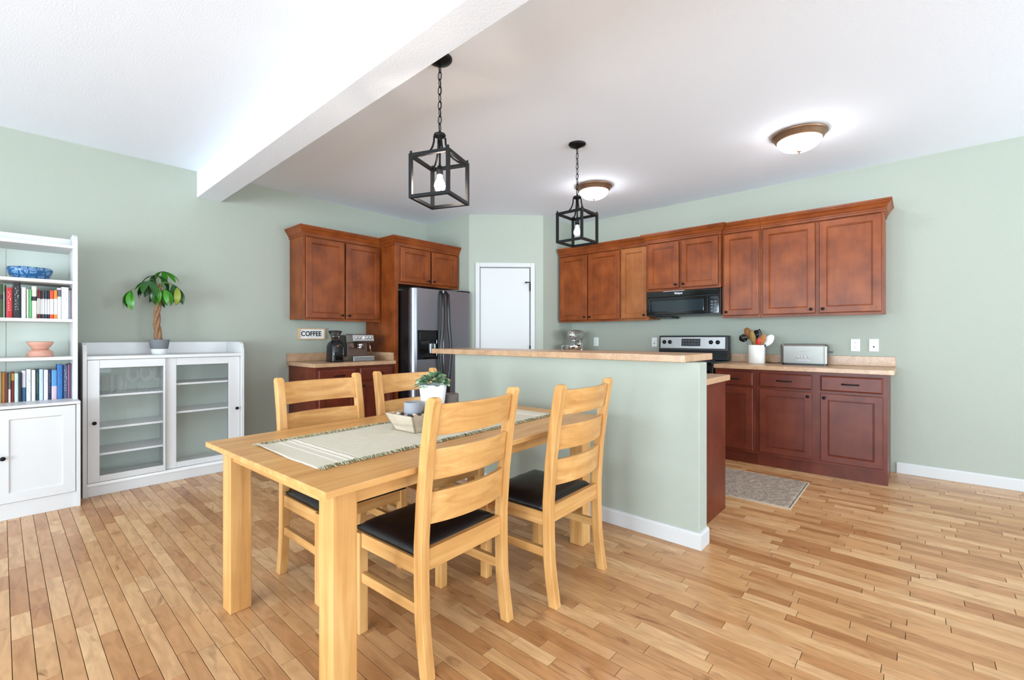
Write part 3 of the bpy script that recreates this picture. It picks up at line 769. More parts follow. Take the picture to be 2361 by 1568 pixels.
LB = [
 (-0.02, 0.003, 0.205, (172, 150, 104), 'tan book at the open end of the lower row', None, None),
 (0.004, 0.0195, 0.204, (170, 110, 34), 'golden brown book with paler spine marks', (214, 170, 80), 'title'),
 (0.021, 0.035, 0.2, (92, 26, 20), 'maroon book between gold and grey-green books', None, None),
 (0.036, 0.0455, 0.197, (84, 104, 88), 'thin grey-green book with a pale foot', (224, 220, 208), 'bot'),
 (0.0475, 0.0615, 0.204, (128, 26, 18), 'dark red book with a golden top band', (206, 150, 50), 'top'),
 (0.0635, 0.0815, 0.195, (196, 212, 210), 'pale aqua book between dark red and black', (120, 150, 150), 'title'),
 (0.0825, 0.0965, 0.197, (24, 24, 30), 'black book right of the pale aqua book', None, None),
 (0.0975, 0.1155, 0.212, (212, 210, 218), 'whitish book with a blue lower half', (44, 96, 132), 'bot'),
 (0.1185, 0.1395, 0.22, (222, 222, 228), 'white book with dark title, widest of the white ones', (60, 60, 80), 'title'),
 (0.143, 0.161, 0.214, (226, 224, 214), 'cream-white book left of the dark teal book', (150, 170, 160), 'title'),
 (0.163, 0.179, 0.217, (12, 56, 66), 'dark teal book with a yellowish title', (190, 190, 80), 'title'),
 (0.180, 0.199, 0.216, (190, 208, 234), 'light blue book right of the teal one', (130, 120, 150), 'title'),
 (0.2025, 0.2225, 0.212, (226, 220, 226), 'white book with pastel marks', (150, 130, 170), 'title'),
 (0.2235, 0.2385, 0.212, (18, 44, 92), 'navy book with a yellow title', (216, 206, 70), 'title'),
 (0.2405, 0.267, 0.208, (82, 142, 190), 'sky blue book with a pink lower half', (206, 180, 190), 'bot'),
 (0.2695, 0.2955, 0.246, (34, 104, 170), 'tall bright blue book beside the slate one', (20, 50, 100), 'title'),
 (0.299, 0.3235, 0.24, (74, 84, 116), 'tall slate blue book with white lettering', (214, 214, 224), 'title'),
 (0.3245, 0.3315, 0.246, (170, 112, 120), 'thin dusty rose book', None, None),
 (0.3325, 0.3415, 0.248, (84, 62, 96), 'thin dark purple book against the bookcase side', None, None),
]
for i, (a, b, h, c, lab, band, mode) in enumerate(LB):
    book(a, b, Y2 + 0.005 * ((i * 5) % 3), 0.15, Z2, h, c, lab, G2, band, mode)

# blue bowl
def bowl_material():
    m = bpy.data.materials.new('blue_floral_glaze'); m.use_nodes = True
    nt = m.node_tree; b = nt.nodes['Principled BSDF']; L = nt.links; b.inputs['Roughness'].default_value = 0.2
    tc = nt.nodes.new('ShaderNodeTexCoord'); mp = nt.nodes.new('ShaderNodeMapping'); mp.inputs['Scale'].default_value = (24, 24, 26); L.new(tc.outputs['Object'], mp.inputs['Vector'])
    v = nt.nodes.new('ShaderNodeTexVoronoi'); v.inputs['Scale'].default_value = 1.0; v.feature = 'DISTANCE_TO_EDGE'; v.inputs['Randomness'].default_value = 0.35
    L.new(mp.outputs[0], v.inputs['Vector'])
    cr = nt.nodes.new('ShaderNodeValToRGB'); cr.color_ramp.interpolation = 'CONSTANT'; e = cr.color_ramp.elements
    e[0].position, e[0].color = 0.0, lin((36, 88, 134)); e[1].position, e[1].color = 0.13, lin((142, 172, 200))
    for p, c in ((0.19, (48, 100, 148)), (0.28, (140, 172, 204)), (0.36, (60, 104, 150))): q = e.new(p); q.color = lin(c)
    L.new(v.outputs['Distance'], cr.inputs['Fac']); L.new(cr.outputs['Color'], b.inputs['Base Color'])
    return m
o = lathe('bowl', [(0.072, 0.0), (0.079, 0.0), (0.096, 0.024), (0.109, 0.048), (0.114, 0.072), (0.11, 0.083), (0.104, 0.078), (0.096, 0.045), (0.07, 0.012), (0.0, 0.01)], bowl_material(), None, n=40, loc=(0.137, 4.63, 1.5702))
tag(o, 'deep blue bowl with pale floral pattern on the bookcase shelf', 'bowl')
PINK = pmat('pink_clay', (206, 150, 128), 0.55, vary=0.12, vscale=14)
o = lathe('bowl', [(0.066, 0.0), (0.068, 0.004), (0.068, 0.016), (0.061, 0.02), (0.066, 0.026), (0.064, 0.034), (0.048, 0.046), (0.042, 0.0495), (0.0, 0.0495)], PINK, None, n=36, loc=(0.187, 4.63, 1.0345))
tag(o, 'upturned pink clay bowl under the flared pink bowl', 'bowl')
o = lathe('bowl', [(0.038, 0.0), (0.043, 0.004), (0.046, 0.012), (0.058, 0.028), (0.069, 0.053), (0.067, 0.056), (0.062, 0.05), (0.052, 0.026), (0.03, 0.012), (0.0, 0.01)], PINK, None, n=36, loc=(0.187, 4.63, 1.0843))
tag(o, 'flared pink clay bowl stacked on an upturned one', 'bowl')

# ------------------------------------------------------------------ display cabinet
dc = thing('display_cabinet', 'low white display cabinet with two sliding glass doors', 'cabinet', (0.395, 4.51, 0))
CW, CH = 1.06, 1.03
for x0 in (0.0, CW - 0.024):
    bm = bmesh.new()
    prof = [(0.0, 0.0), (0.40, 0.0), (0.40, 1.13), (0.06, 1.13), (0.025, 1.115), (0.004, 1.07), (0.0, 1.04)]
    aloft(bm, [[(x, y, z) for y, z in prof] for x in (x0, x0 + 0.024)]); finish('side_panel', bm, WFURN, dc, bevel=0.002)
box('top_board', (0.024, CW - 0.024, 0.004, 0.40, CH - 0.025, CH), WFURN, dc)
box('gallery_rail', (0.024, CW - 0.024, 0.384, 0.40, CH, 1.13), WFURN, dc, bevel=0.003)
box('plinth', (0.024, CW - 0.024, 0.008, 0.03, 0.0, 0.075), WFURN, dc)
box('bottom_board', (0.024, CW - 0.024, 0.0, 0.39, 0.075, 0.097), SHELFW, dc)
box('back_panel', (0.024, CW / 2 - 0.002, 0.39, 0.398, 0.097, CH - 0.025), BACKP, dc, bevel=0)
box('back_panel', (CW / 2 + 0.002, CW - 0.024, 0.39, 0.398, 0.097, CH - 0.025), BACKP, dc, bevel=0)
box('divider', (CW / 2 - 0.01, CW / 2 + 0.01, 0.06, 0.39, 0.097, CH - 0.025), WFURN, dc)
for z in (0.722, 0.478, 0.284): box('shelf', (0.024, CW / 2 - 0.01, 0.06, 0.39, z, z + 0.016), SHELFW, dc)
for z in (0.775, 0.54): box('shelf', (CW / 2 + 0.01, CW - 0.024, 0.06, 0.39, z, z + 0.016), SHELFW, dc)
def glass_door(x0, x1, y, kx, fl=0.075, frr=0.075):
    bm = bmesh.new(); zb, zt = 0.10, CH - 0.028; yb, yt = zb + 0.045, zt - 0.06
    abox(bm, x0, x0 + fl, y, y + 0.02, zb, zt); abox(bm, x1 - frr, x1, y, y + 0.02, zb, zt)
    abox(bm, x0 + fl, x1 - frr, y + 0.001, y + 0.019, zb, yb); abox(bm, x0 + fl, x1 - frr, y + 0.001, y + 0.019, yt, zt)
    d = finish('sliding_door', bm, WFURN, dc, bevel=0.002)
    box('glass_pane', (x0 + fl, x1 - frr, y + 0.008, y + 0.012, yb, yt), GLASS, d, bevel=0)
    knob(d, kx, y, 0.54, s=1.0)
glass_door(0.026, 0.487, 0.002, 0.026 + 0.035, 0.066, 0.013)
glass_door(0.489, CW - 0.026, 0.026, CW - 0.026 - 0.03, 0.075, 0.09)
# wine glasses
def wine_glass_mesh(kind):
    if kind == 'wine': prof = [(0.034, 0), (0.034, 0.002), (0.006, 0.006), (0.0035, 0.012), (0.0035, 0.075), (0.012, 0.082), (0.032, 0.10), (0.041, 0.125), (0.04, 0.15), (0.033, 0.185)]
    else: prof = [(0.03, 0), (0.034, 0.006), (0.037, 0.03), (0.041, 0.07), (0.039, 0.11), (0.034, 0.135)]
    bm = bmesh.new(); alathe(bm, prof, 24, cap1=False); bmesh.ops.remove_doubles(bm, verts=bm.verts, dist=1e-6); bmesh.ops.recalc_face_normals(bm, faces=bm.faces)
    me = bpy.data.meshes.new(kind); bm.to_mesh(me); bm.free(); me.materials.append(WGLASS)
    for p_ in me.polygons: p_.use_smooth = True
    return me
mw_, ms_ = wine_glass_mesh('wine'), wine_glass_mesh('stemless')
for nm, me, pts, lab, grp in (('wine_glass', mw_, [(0.70, 4.66), (0.78, 4.65), (0.86, 4.66), (0.74, 4.77), (0.83, 4.77)], 'clear stemmed wine glass on the top shelf of the display cabinet', 'wine glasses in the display cabinet'),
                              ('tumbler', ms_, [(0.515, 4.66), (0.60, 4.66), (0.56, 4.76), (0.65, 4.77)], 'clear stemless glass on the top shelf of the display cabinet', 'stemless glasses in the display cabinet')):
    for x, y in pts:
        o = bpy.data.objects.new(nm, me); COL.objects.link(o); o.location = (x, y, 0.7382); tag(o, lab, 'glass', grp)

# ------------------------------------------------------------------ money tree
pt = thing('potted_tree', 'small braided money tree in a grey and white pot', 'plant', (0.882, 4.73, 1.0302))
lathe('pot', [(0.05, 0.0), (0.052, 0.002), (0.058, 0.045), (0.0586, 0.046)], pmat('pot_white', (238, 238, 236), 0.5), pt, n=32, cap1=False)
lathe('pot_rim', [(0.0582, 0.044), (0.0605, 0.046), (0.07, 0.118), (0.07, 0.122), (0.065, 0.122), (0.064, 0.105)], pmat('pot_grey', (120, 122, 124), 0.7, vary=0.15, vscale=25), pt, n=32, cap0=False, cap1=False)
lathe('soil', [(0.064, 0.104), (0.03, 0.11), (0.0, 0.111)], pmat('soil', (70, 50, 36), 0.9, bump=0.8, bscale=90), pt, n=24, cap0=True)
TRUNK = pmat('trunk_bark', (142, 104, 72), 0.7, vary=0.35, vscale=40, bump=0.5, bscale=70)
for k in range(3):
    pts = []; rs = []
    for i in range(28):
        t = i / 27.0; a = 2 * PI * (t * 1.6 + k / 3.0); r = 0.015 * (1 - 0.35 * t)
        bend = -0.012 * math.sin(t * 5.0) - 0.012 * t
        pts.append((r * math.cos(a) + bend, r * math.sin(a), 0.10 + 0.49 * t)); rs.append(0.0165 - 0.008 * t)
    tube('trunk', pts, rs, TRUNK, pt, n=8)
def leaf_mesh(name, L, W, droop, fold, n=7, ex=0.8):
    bm = bmesh.new(); rows = []
    for i in range(n + 1):
        t = i / n; w_ = W * (math.sin(PI * min(1, t ** (1.15 if ex > 0.7 else 0.9))) ** ex) * 0.5 + 0.0006
        a = droop * t; s = L * t
        x = L * (math.sin(a) / droop if droop > 1e-3 else t); z = -L * ((1 - math.cos(a)) / droop if droop > 1e-3 else 0)
        rows.append([bm.verts.new((x, -w_, z + fold * w_)), bm.verts.new((x, 0, z)), bm.verts.new((x, w_, z + fold * w_))])
    for a_, b_ in zip(rows, rows[1:]):
        for j in range(2): bm.faces.new((a_[j], a_[j + 1], b_[j + 1], b_[j]))
    me = bpy.data.meshes.new(name); bm.to_mesh(me); bm.free()
    for p_ in me.polygons: p_.use_smooth = True
    return me
LEAFM = [pmat('leaf_bright', (66, 138, 34), 0.32, vary=0.3, vscale=18), pmat('leaf_dark', (30, 78, 22), 0.32, vary=0.3, vscale=18), pmat('leaf_yellowed', (130, 140, 40), 0.4, vary=0.3, vscale=18)]
leafs = []
for L_, W_, dr_ in ((0.165, 0.05, 1.25), (0.15, 0.046, 0.9), (0.185, 0.052, 1.45)):
    for mt in LEAFM:
        me = leaf_mesh('leaf', L_, W_, dr_, 0.35); me.materials.append(mt); leafs.append(me)
STEMG = pmat('leaf_stem', (92, 120, 60), 0.5)
# petiole tips relative to pot (dx, dy, z) with leaflet pitch
rng = random.Random(5)
crown_z = 0.575
for (dx, dy, dz, nl, pitch, mi) in ((-0.185, -0.02, 0.52, 6, 1.0, 0), (-0.085, -0.06, 0.60, 4, 0.5, 1), (-0.035, -0.10, 0.555, 5, 1.15, 0), (0.02, -0.085, 0.54, 4, 1.1, 0),
                                   (0.085, -0.03, 0.59, 5, 0.8, 1), (0.125, 0.02, 0.57, 4, 0.9, 1), (0.03, 0.04, 0.70, 4, 0.3, 0), (-0.06, 0.07, 0.61, 5, 0.6, 1), (0.11, -0.06, 0.565, 3, 1.0, 2), (-0.02, 0.02, 0.66, 3, 0.2, 1), (0.06, 0.09, 0.56, 4, 0.9, 1)):
    base_p = Vector((-0.018, 0, crown_z + rng.uniform(-0.03, 0.02))); tip = Vector((dx, dy, dz)); mid = (base_p + tip) / 2 + Vector((0, 0, 0.03))
    tube('leaf_stalk', [base_p, mid, tip], [0.003, 0.0025, 0.002], STEMG, pt, n=5)
    h0 = math.atan2(dy, dx + 0.018)
    for j in range(nl):
        yaw = h0 + (j - (nl - 1) / 2) * (2.4 / max(1, nl - 1)) + rng.uniform(-0.15, 0.15)
        me = leafs[rng.choice((0, 3, 6)) + (mi if rng.random() < 0.8 else rng.choice((0, 1)))]
        o = bpy.data.objects.new('leaf', me); COL.objects.link(o); o.parent = pt; o.location = tip
        o.rotation_euler = Euler((rng.uniform(-0.3, 0.3), pitch * rng.uniform(0.65, 1.1), yaw), 'XYZ')
        s = rng.uniform(0.8, 1.1); o.scale = (s, s, s)

# ------------------------------------------------------------------ coffee sign, grinder, espresso machine
sg = thing('sign', 'small framed white sign with black COFFEE lettering above the coffee counter', 'sign', (2.26, YL, 1.148))
FRM = wood('sign_wood', [(0.2, (196, 150, 104)), (0.8, (232, 196, 150))], 'x', 0.6)
for d in ((-0.146, 0.146, -0.03, 0, 0.0, 0.011), (-0.146, 0.146, -0.03, 0, 0.111, 0.122), (-0.146, -0.135, -0.03, 0, 0.011, 0.111), (0.135, 0.146, -0.03, 0, 0.011, 0.111)):
    box('frame', d, FRM, sg, bevel=0.0015)
box('board', (-0.135, 0.135, -0.012, -0.002, 0.011, 0.111), pmat('sign_white', (240, 238, 234), 0.6), sg, bevel=0)
text_mesh('lettering', 'COFFEE', 0.075, pmat('sign_black', (14, 14, 14), 0.6), sg, (-0.004, -0.0135, 0.06), (PI / 2, 0, 0), 0.0012, 0.222, 0.0016)

gr = thing('coffee_grinder', 'black burr coffee grinder with clear flared hopper', 'grinder', (2.335, 4.56, 0.9145))
bm = bmesh.new()
sq = lambda hw, hd, r, z, oy=0: [(x * (hw - r) + r * math.cos(a), y * (hd - r) + r * math.sin(a) + oy, z) for x, y, a0 in ((1, 1, 0), (-1, 1, PI / 2), (-1, -1, PI), (1, -1, 3 * PI / 2)) for a in (a0, a0 + PI / 6, a0 + PI / 3, a0 + PI / 2)]
aloft(bm, [sq(0.066, 0.078, 0.02, 0.0), sq(0.066, 0.078, 0.02, 0.012), sq(0.064, 0.072, 0.022, 0.16), sq(0.058, 0.064, 0.026, 0.195), sq(0.036, 0.036, 0.03, 0.222), sq(0.034, 0.034, 0.03, 0.228)])
finish('body', bm, BLKP, gr, smooth=True)
lathe('hopper', [(0.036, 0.228), (0.038, 0.232), (0.066, 0.312), (0.064, 0.312), (0.036, 0.234)], thin_glass('smoked_plastic', (0.72, 0.7, 0.67), 0.3, 0.1, edge=True), gr, n=24, cap0=False, cap1=False)
lathe('hopper_lid', [(0.066, 0.312), (0.069, 0.315), (0.067, 0.322), (0.03, 0.328), (0, 0.328)], BLKP, gr, n=24)
lathe('beans', [(0.034, 0.235), (0.042, 0.256), (0.0, 0.26)], pmat('beans', (52, 34, 24), 0.6, vary=0.5, vscale=90), gr, n=18)
lathe('dial', [(0.02, 0), (0.02, 0.01), (0.0, 0.012)], pmat('dial_brown', (92, 64, 52), 0.4, 0.5), gr, n=18, axis='y', c=(0.0, -0.069, 0.165))
bm = bmesh.new(); rect_loft(bm, -0.044, 0.044, 0.02, 0.10, [(0, -0.07), (0, -0.084), (0.006, -0.088), (0.01, -0.088)]); finish('grounds_bin', bm, BLKG, gr)
for q in (-0.05, 0.05): tube('trim_strip', [(q, -0.079, 0.01), (q, -0.0745, 0.155)], 0.002, CHROME, gr, n=6)

es = thing('espresso_machine', 'silver-fronted black espresso machine beside the grinder', 'coffee machine', (2.595, 4.60, 0.9145))
bm = bmesh.new(); abox(bm, -0.125, 0.125, -0.03, 0.15, 0.03, 0.28); finish('body', bm, BLKP, es, bevel=0.012)
bm = bmesh.new(); aloft(bm, [[(x, -0.17, 0.215), (x, -0.155, 0.285), (x, 0.0, 0.292), (x, 0.0, 0.20), (x, -0.15, 0.20)] for x in (-0.125, 0.125)]); hd = finish('head', bm, STEEL, es, bevel=0.006)
for q in (-0.085, -0.045, 0.04, 0.08):
    lathe('button', [(0.013, 0), (0.013, 0.006), (0.011, 0.008), (0, 0.008)], CHROME, hd, n=14, axis='y', c=(q, -0.163, 0.252))
lathe('gauge', [(0.018, 0), (0.018, 0.008), (0.0, 0.009)], pmat('gauge_white', (220, 216, 206), 0.3), hd, n=18, axis='y', c=(0.0, -0.162, 0.252))
lathe('group_head', [(0.032, 0.165), (0.034, 0.17), (0.034, 0.2), (0.0, 0.201)], CHROME, es, n=20, c=(0, -0.095, 0))
pf = lathe('portafilter', [(0.028, 0.135), (0.031, 0.14), (0.031, 0.165), (0.0, 0.166)], CHROME, es, n=20, c=(0, -0.095, 0))
tube('handle', [(0, -0.125, 0.15), (-0.03, -0.19, 0.145), (-0.05, -0.24, 0.14)], [0.008, 0.012, 0.011], BLKP, pf, n=10)
bm = bmesh.new(); abox(bm, -0.125, 0.125, -0.175, 0.15, 0.0, 0.055); finish('drip_tray', bm, STEEL, es, bevel=0.006)
box('back_plate', (-0.115, 0.115, -0.036, -0.03, 0.056, 0.2), pmat('bronze_plate', (120, 96, 84), 0.3, 0.9), es)
tube('steam_wand', [(0.095, -0.11, 0.2), (0.1, -0.125, 0.15), (0.105, -0.13, 0.085)], 0.005, CHROME, es, n=8)
for i in range(7): box('cup_rail', (-0.11 + i * 0.033, -0.104 + i * 0.033, -0.02, 0.13, 0.281, 0.287), CHROME, es, bevel=0.001)

# ------------------------------------------------------------------ counter items along the back wall
cr_ = thing('utensil_crock', 'white ceramic crock full of cooking utensils', 'crock', (4.935, 1.165, 0.9145))
lathe('jar', [(0.07, 0.0), (0.074, 0.003), (0.074, 0.178), (0.072, 0.182), (0.067, 0.178), (0.067, 0.02), (0.0, 0.018)], pmat('crock_white', (232, 230, 222), 0.25), cr_, n=36)
CW_ = Vector((4.935, 1.165, 0.9345))
def frame_at(dirv, facing):
    z = Vector(dirv).normalized(); x = Vector(facing); x = (x - z * x.dot(z)).normalized(); y = z.cross(x)
    M = Matrix((x, y, z)).transposed().to_4x4(); return M
def utensil(name, label, dirv, facing, parts, off=(0, 0, 0)):
    t = thing(name, label, 'utensil', (0, 0, 0), 0, None)
    M = frame_at(dirv, facing); M.translation = CW_ + Vector(off)
    t.matrix_world = M
    for pn, bm, mat in parts: finish(pn, bm, mat, t, smooth=True)
    return t
def bm_handle(l0, l1, r, flat=1.0):
    bm = bmesh.new(); atube(bm, [(0, 0, l0), (0, 0, (l0 + l1) / 2), (0, 0, l1)], [r, r * 0.9, r], 8, flat=flat); return bm
def bm_paddle(z0, L, W, th, dish=0.0, n=8):
    bm = bmesh.new(); rings = []
    for i in range(n + 1):
        t = i / n; w_ = W / 2 * max(0.12, math.sin(PI * (0.08 + 0.86 * t)) ** 0.6)
        dx = dish * math.sin(PI * t)
        rings.append([(dx - th / 2, -w_, z0 + L * t), (dx - th / 2 - dish * 0.8, 0, z0 + L * t), (dx - th / 2, w_, z0 + L * t), (dx + th / 2, w_, z0 + L * t), (dx + th / 2 - dish * 0.8, 0, z0 + L * t), (dx + th / 2, -w_, z0 + L * t)])
    aloft(bm, rings); return bm
WSP = wood('spoon_wood', [(0.2, (120, 70, 34)), (0.8, (168, 106, 56))], 'z', 0.55)
OLV = wood('olive_wood', [(0.2, (120, 92, 44)), (0.8, (160, 128, 70))], 'z', 0.55)
FC = (-1, -0.1, 0)
utensil('wooden_spoon', 'large brown wooden spoon leaning left in the crock', (0.0, 0.13, 0.33), FC, [('handle', bm_handle(0, 0.25, 0.007), WSP), ('bowl', bm_paddle(0.24, 0.115, 0.07, 0.008, 0.008), WSP)], (0.02, -0.03, 0))
utensil('wooden_spatula', 'olive brown wooden spatula beside the large wooden spoon', (0.02, 0.075, 0.33), FC, [('handle', bm_handle(0, 0.2, 0.008), OLV), ('blade', bm_paddle(0.18, 0.13, 0.055, 0.006), OLV)], (-0.02, -0.02, 0))
utensil('ladle', 'steel ladle hanging over the left rim of the crock', (-0.02, 0.13, 0.235), FC, [('handle', bm_handle(0, 0.24, 0.004, 1.0), DSTEEL), ('bowl', bm_paddle(0.225, 0.075, 0.075, 0.003, 0.022), pmat('ladle_dark', (60, 58, 56), 0.25, 0.9))], (-0.01, -0.015, 0))
utensil('spatula', 'white spatula leaning right in the crock', (-0.02, -0.19, 0.28), FC, [('handle', bm_handle(0, 0.2, 0.007), BLKP), ('blade', bm_paddle(0.19, 0.12, 0.075, 0.006, 0.006), pmat('spat_white', (232, 228, 226), 0.4))], (0.0, 0.03, 0))
utensil('turner', 'brown wooden turner in front of the white spatula', (-0.04, -0.115, 0.29), FC, [('handle', bm_handle(0, 0.19, 0.007), WSP), ('blade', bm_paddle(0.185, 0.1, 0.058, 0.006), wood('turner_wood', [(0.2, (140, 88, 44)), (0.8, (176, 122, 66))], 'z', 0.5))], (-0.03, 0.02, 0))
utensil('scraper', 'red silicone scraper in the middle of the crock', (-0.03, -0.05, 0.30), FC, [('handle', bm_handle(0, 0.17, 0.006), OLV), ('blade', bm_paddle(0.165, 0.07, 0.045, 0.008), pmat('scraper_red', (190, 44, 34), 0.4))], (-0.045, 0.0, 0))
bm = bmesh.new()
for k in range(6):
    a = PI * k / 6; atube(bm, [(0.028 * math.sin(PI * t) ** 0.7 * math.cos(a) * (1 if t < 1 else 0), 0.028 * math.sin(PI * t) ** 0.7 * math.sin(a), 0.19 + 0.13 * t) for t in (0, 0.15, 0.4, 0.6, 0.8, 0.95, 1.0)], 0.0012, 5)
    atube(bm, [(-0.028 * math.sin(PI * t) ** 0.7 * math.cos(a), -0.028 * math.sin(PI * t) ** 0.7 * math.sin(a), 0.19 + 0.13 * t) for t in (0, 0.15, 0.4, 0.6, 0.8, 0.95, 1.0)], 0.0012, 5)
utensil('whisk', 'black wire whisk standing upright in the crock', (0.02, -0.025, 0.33), FC, [('handle', bm_handle(0, 0.2, 0.007), BLKP), ('wires', bm, BLACK)], (0.02, 0.01, 0))
utensil('pasta_fork', 'black pasta fork standing between whisk and wooden spatula', (0.03, 0.02, 0.33), FC, [('handle', bm_handle(0, 0.24, 0.006), BLKP), ('head', bm_paddle(0.23, 0.08, 0.05, 0.006, 0.01), BLKP)], (0.03, 0.0, 0))

to = thing('toaster', 'long brushed steel toaster on the back counter', 'toaster', (4.885, 0.77, 0.9145), R90)
TW, TD = 0.37, 0.165
bm = bmesh.new()
rr = lambda hw, y0, y1, r, z: [(sx * (hw - r) + r * math.cos(a), (y1 - r if sy > 0 else y0 + r) + r * math.sin(a), z) for sx, sy, a0 in ((1, 1, 0), (-1, 1, PI / 2), (-1, -1, PI), (1, -1, 3 * PI / 2)) for a in (a0, a0 + PI / 6, a0 + PI / 3, a0 + PI / 2)]
aloft(bm, [rr(TW / 2, 0, TD, 0.03, 0.018), rr(TW / 2, 0, TD, 0.03, 0.175), rr(TW / 2 - 0.006, 0.006, TD - 0.006, 0.028, 0.19), rr(TW / 2 - 0.02, 0.02, TD - 0.02, 0.02, 0.194)])
finish('shell', bm, pmat('toaster_steel', (128, 124, 118), 0.38, 1.0, vary=0.06, vscale=4), to, bevel=0)
bm = bmesh.new(); aloft(bm, [rr(TW / 2 - 0.01, 0.008, TD - 0.008, 0.025, 0.0), rr(TW / 2 - 0.01, 0.008, TD - 0.008, 0.025, 0.018)]); finish('base', bm, BLKP, to)
for y in (0.045, 0.095): box('slot', (-0.14, 0.14, y, y + 0.028, 0.1935, 0.1952), BLKP, to, bevel=0)
for q in (-0.04, -0.013, 0.013, 0.04): lathe('button', [(0.009, 0), (0.009, 0.003), (0.007, 0.005), (0, 0.005)], CHROME, to, n=14, axis='y', c=(q, 0.0, 0.075))
box('slider_panel', (-0.055, 0.06, -0.003, 0.001, 0.042, 0.05), DSTEEL, to, bevel=0.001)
box('lever', (TW / 2 - 0.002, TW / 2 + 0.03, TD / 2 - 0.018, TD / 2 + 0.018, 0.115, 0.13), BLKP, to, bevel=0.004)
text_mesh('logo', 'Breville', 0.014, pmat('logo_grey', (120, 122, 124), 0.4), to, (0, -0.0008, 0.125), (PI / 2, 0, 0), 0.0004)
tube('cord', [(-TW / 2, TD * 0.7, 0.02), (-TW / 2 - 0.05, TD * 0.75, 0.006), (-TW / 2 - 0.1, TD * 0.8, 0.006), (-TW / 2 - 0.16, TD * 0.9, 0.02)], 0.0035, BLKP, to, n=6)

def outlet(y, z, label, kind):
    t = thing('outlet', label, 'outlet', (XB, y, z), R90)
    bm = bmesh.new(); rect_loft(bm, -0.034, 0.034, -0.056, 0.056, [(0, 0), (0, -0.003), (0.003, -0.006), (0.006, -0.0065)]); finish('cover_plate', bm, PLATE, t)
    dk = pmat('slot_dark', (90, 92, 90), 0.6)
    if kind == 'duplex':
        for q in (-0.022, 0.022):
            bm = bmesh.new(); alathe(bm, [(0.0165, 0.0065), (0.0165, 0.008), (0.014, 0.0085), (0, 0.0085)], 18, axis='y', c=(0, 0, q)); s = finish('socket', bm, PLATE, t)
            for x in (-0.006, 0.006): box('slot', (x - 0.0012, x + 0.0012, -0.0092, -0.008, q - 0.001, q + 0.008), dk, s, bevel=0)
            box('slot', (-0.002, 0.002, -0.0092, -0.008, q - 0.01, q - 0.006), dk, s, bevel=0)
    else:
        box('switch_toggle', (-0.005, 0.005, -0.016, -0.006, 0.004, 0.022), PLATE, t, bevel=0.002)
        lathe('screw', [(0.0065, 0.0065), (0.0065, 0.0085), (0, 0.009)], BLACK if kind == 'jack' else dk, t, n=12, axis='y', c=(0, 0, -0.014))
    return t
outlet(0.407, 1.10, 'white duplex outlet plate on the wall right of the toaster', 'duplex')
outlet(0.275, 1.10, 'white wall plate with a black dot, beside the duplex outlet', 'jack')
outlet(3.113, 1.113, 'white outlet plate on the wall beside the stand mixer', 'duplex')
outlet(2.316, 1.113, 'white switch plate on the wall left of the range', 'switch')

# stand mixer
mx_ = thing('stand_mixer', 'silver tilt-head stand mixer with steel bowl behind the bar', 'mixer', (4.87, 3.22, 0.9145), math.radians(186))
MXM = pmat('mixer_paint', (176, 174, 166), 0.25, 0.6)
bm = bmesh.new(); aprism(bm, [(-0.13, -0.07), (-0.11, -0.09), (0.06, -0.1), (0.17, -0.09), (0.2, -0.05), (0.2, 0.05), (0.17, 0.09), (0.06, 0.1), (-0.11, 0.09), (-0.13, 0.07)], 0, 0.03); finish('base', bm, MXM, mx_, bevel=0.01, seg=3)
bm = bmesh.new(); aloft(bm, [[(-0.075 + sx * (0.05 - 0.01 * t) + 0.01 * t, sy * (0.06 - 0.015 * t), 0.03 + 0.2 * t) for sx, sy in ((1, -0.8), (1.1, 0), (1, 0.8), (0, 1), (-0.9, 0.7), (-1, 0), (-0.9, -0.7), (0, -1))] for t in (0, 0.33, 0.66, 1.0)]); finish('column', bm, MXM, mx_, smooth=True)
bm = bmesh.new(); prof = [(0.0, -0.135), (0.045, -0.125), (0.062, -0.09), (0.066, -0.02), (0.066, 0.06), (0.06, 0.13), (0.048, 0.17), (0.03, 0.18), (0.0, 0.182)]
alathe(bm, prof, 20, c=(0, 0, 0.285), axis='x'); bmesh.ops.remove_doubles(bm, verts=bm.verts, dist=1e-6); finish('head', bm, MXM, mx_, smooth=True)
lathe('hub', [(0.024, 0.17), (0.026, 0.185), (0.018, 0.192), (0, 0.192)], CHROME, mx_, n=18, axis='x', c=(0, 0, 0.285))
tube('trim_band', [(0.16, 0.05, 0.27), (0.05, 0.068, 0.27), (-0.1, 0.06, 0.27)], 0.004, CHROME, mx_, n=6)
lathe('planetary', [(0.035, 0.2), (0.045, 0.205), (0.045, 0.225), (0.0, 0.226)], CHROME, mx_, n=20, c=(0.09, 0, 0))
bw = lathe('bowl', [(0.05, 0.03), (0.055, 0.04), (0.085, 0.08), (0.105, 0.13), (0.108, 0.165), (0.104, 0.165), (0.1, 0.13), (0.08, 0.082), (0.0, 0.045)], CHROME, mx_, n=28, c=(0.09, 0, 0))
tube('handle', [(0.12, -0.1, 0.155), (0.13, -0.145, 0.145), (0.13, -0.145, 0.1), (0.12, -0.085, 0.085)], 0.006, CHROME, bw, n=8)

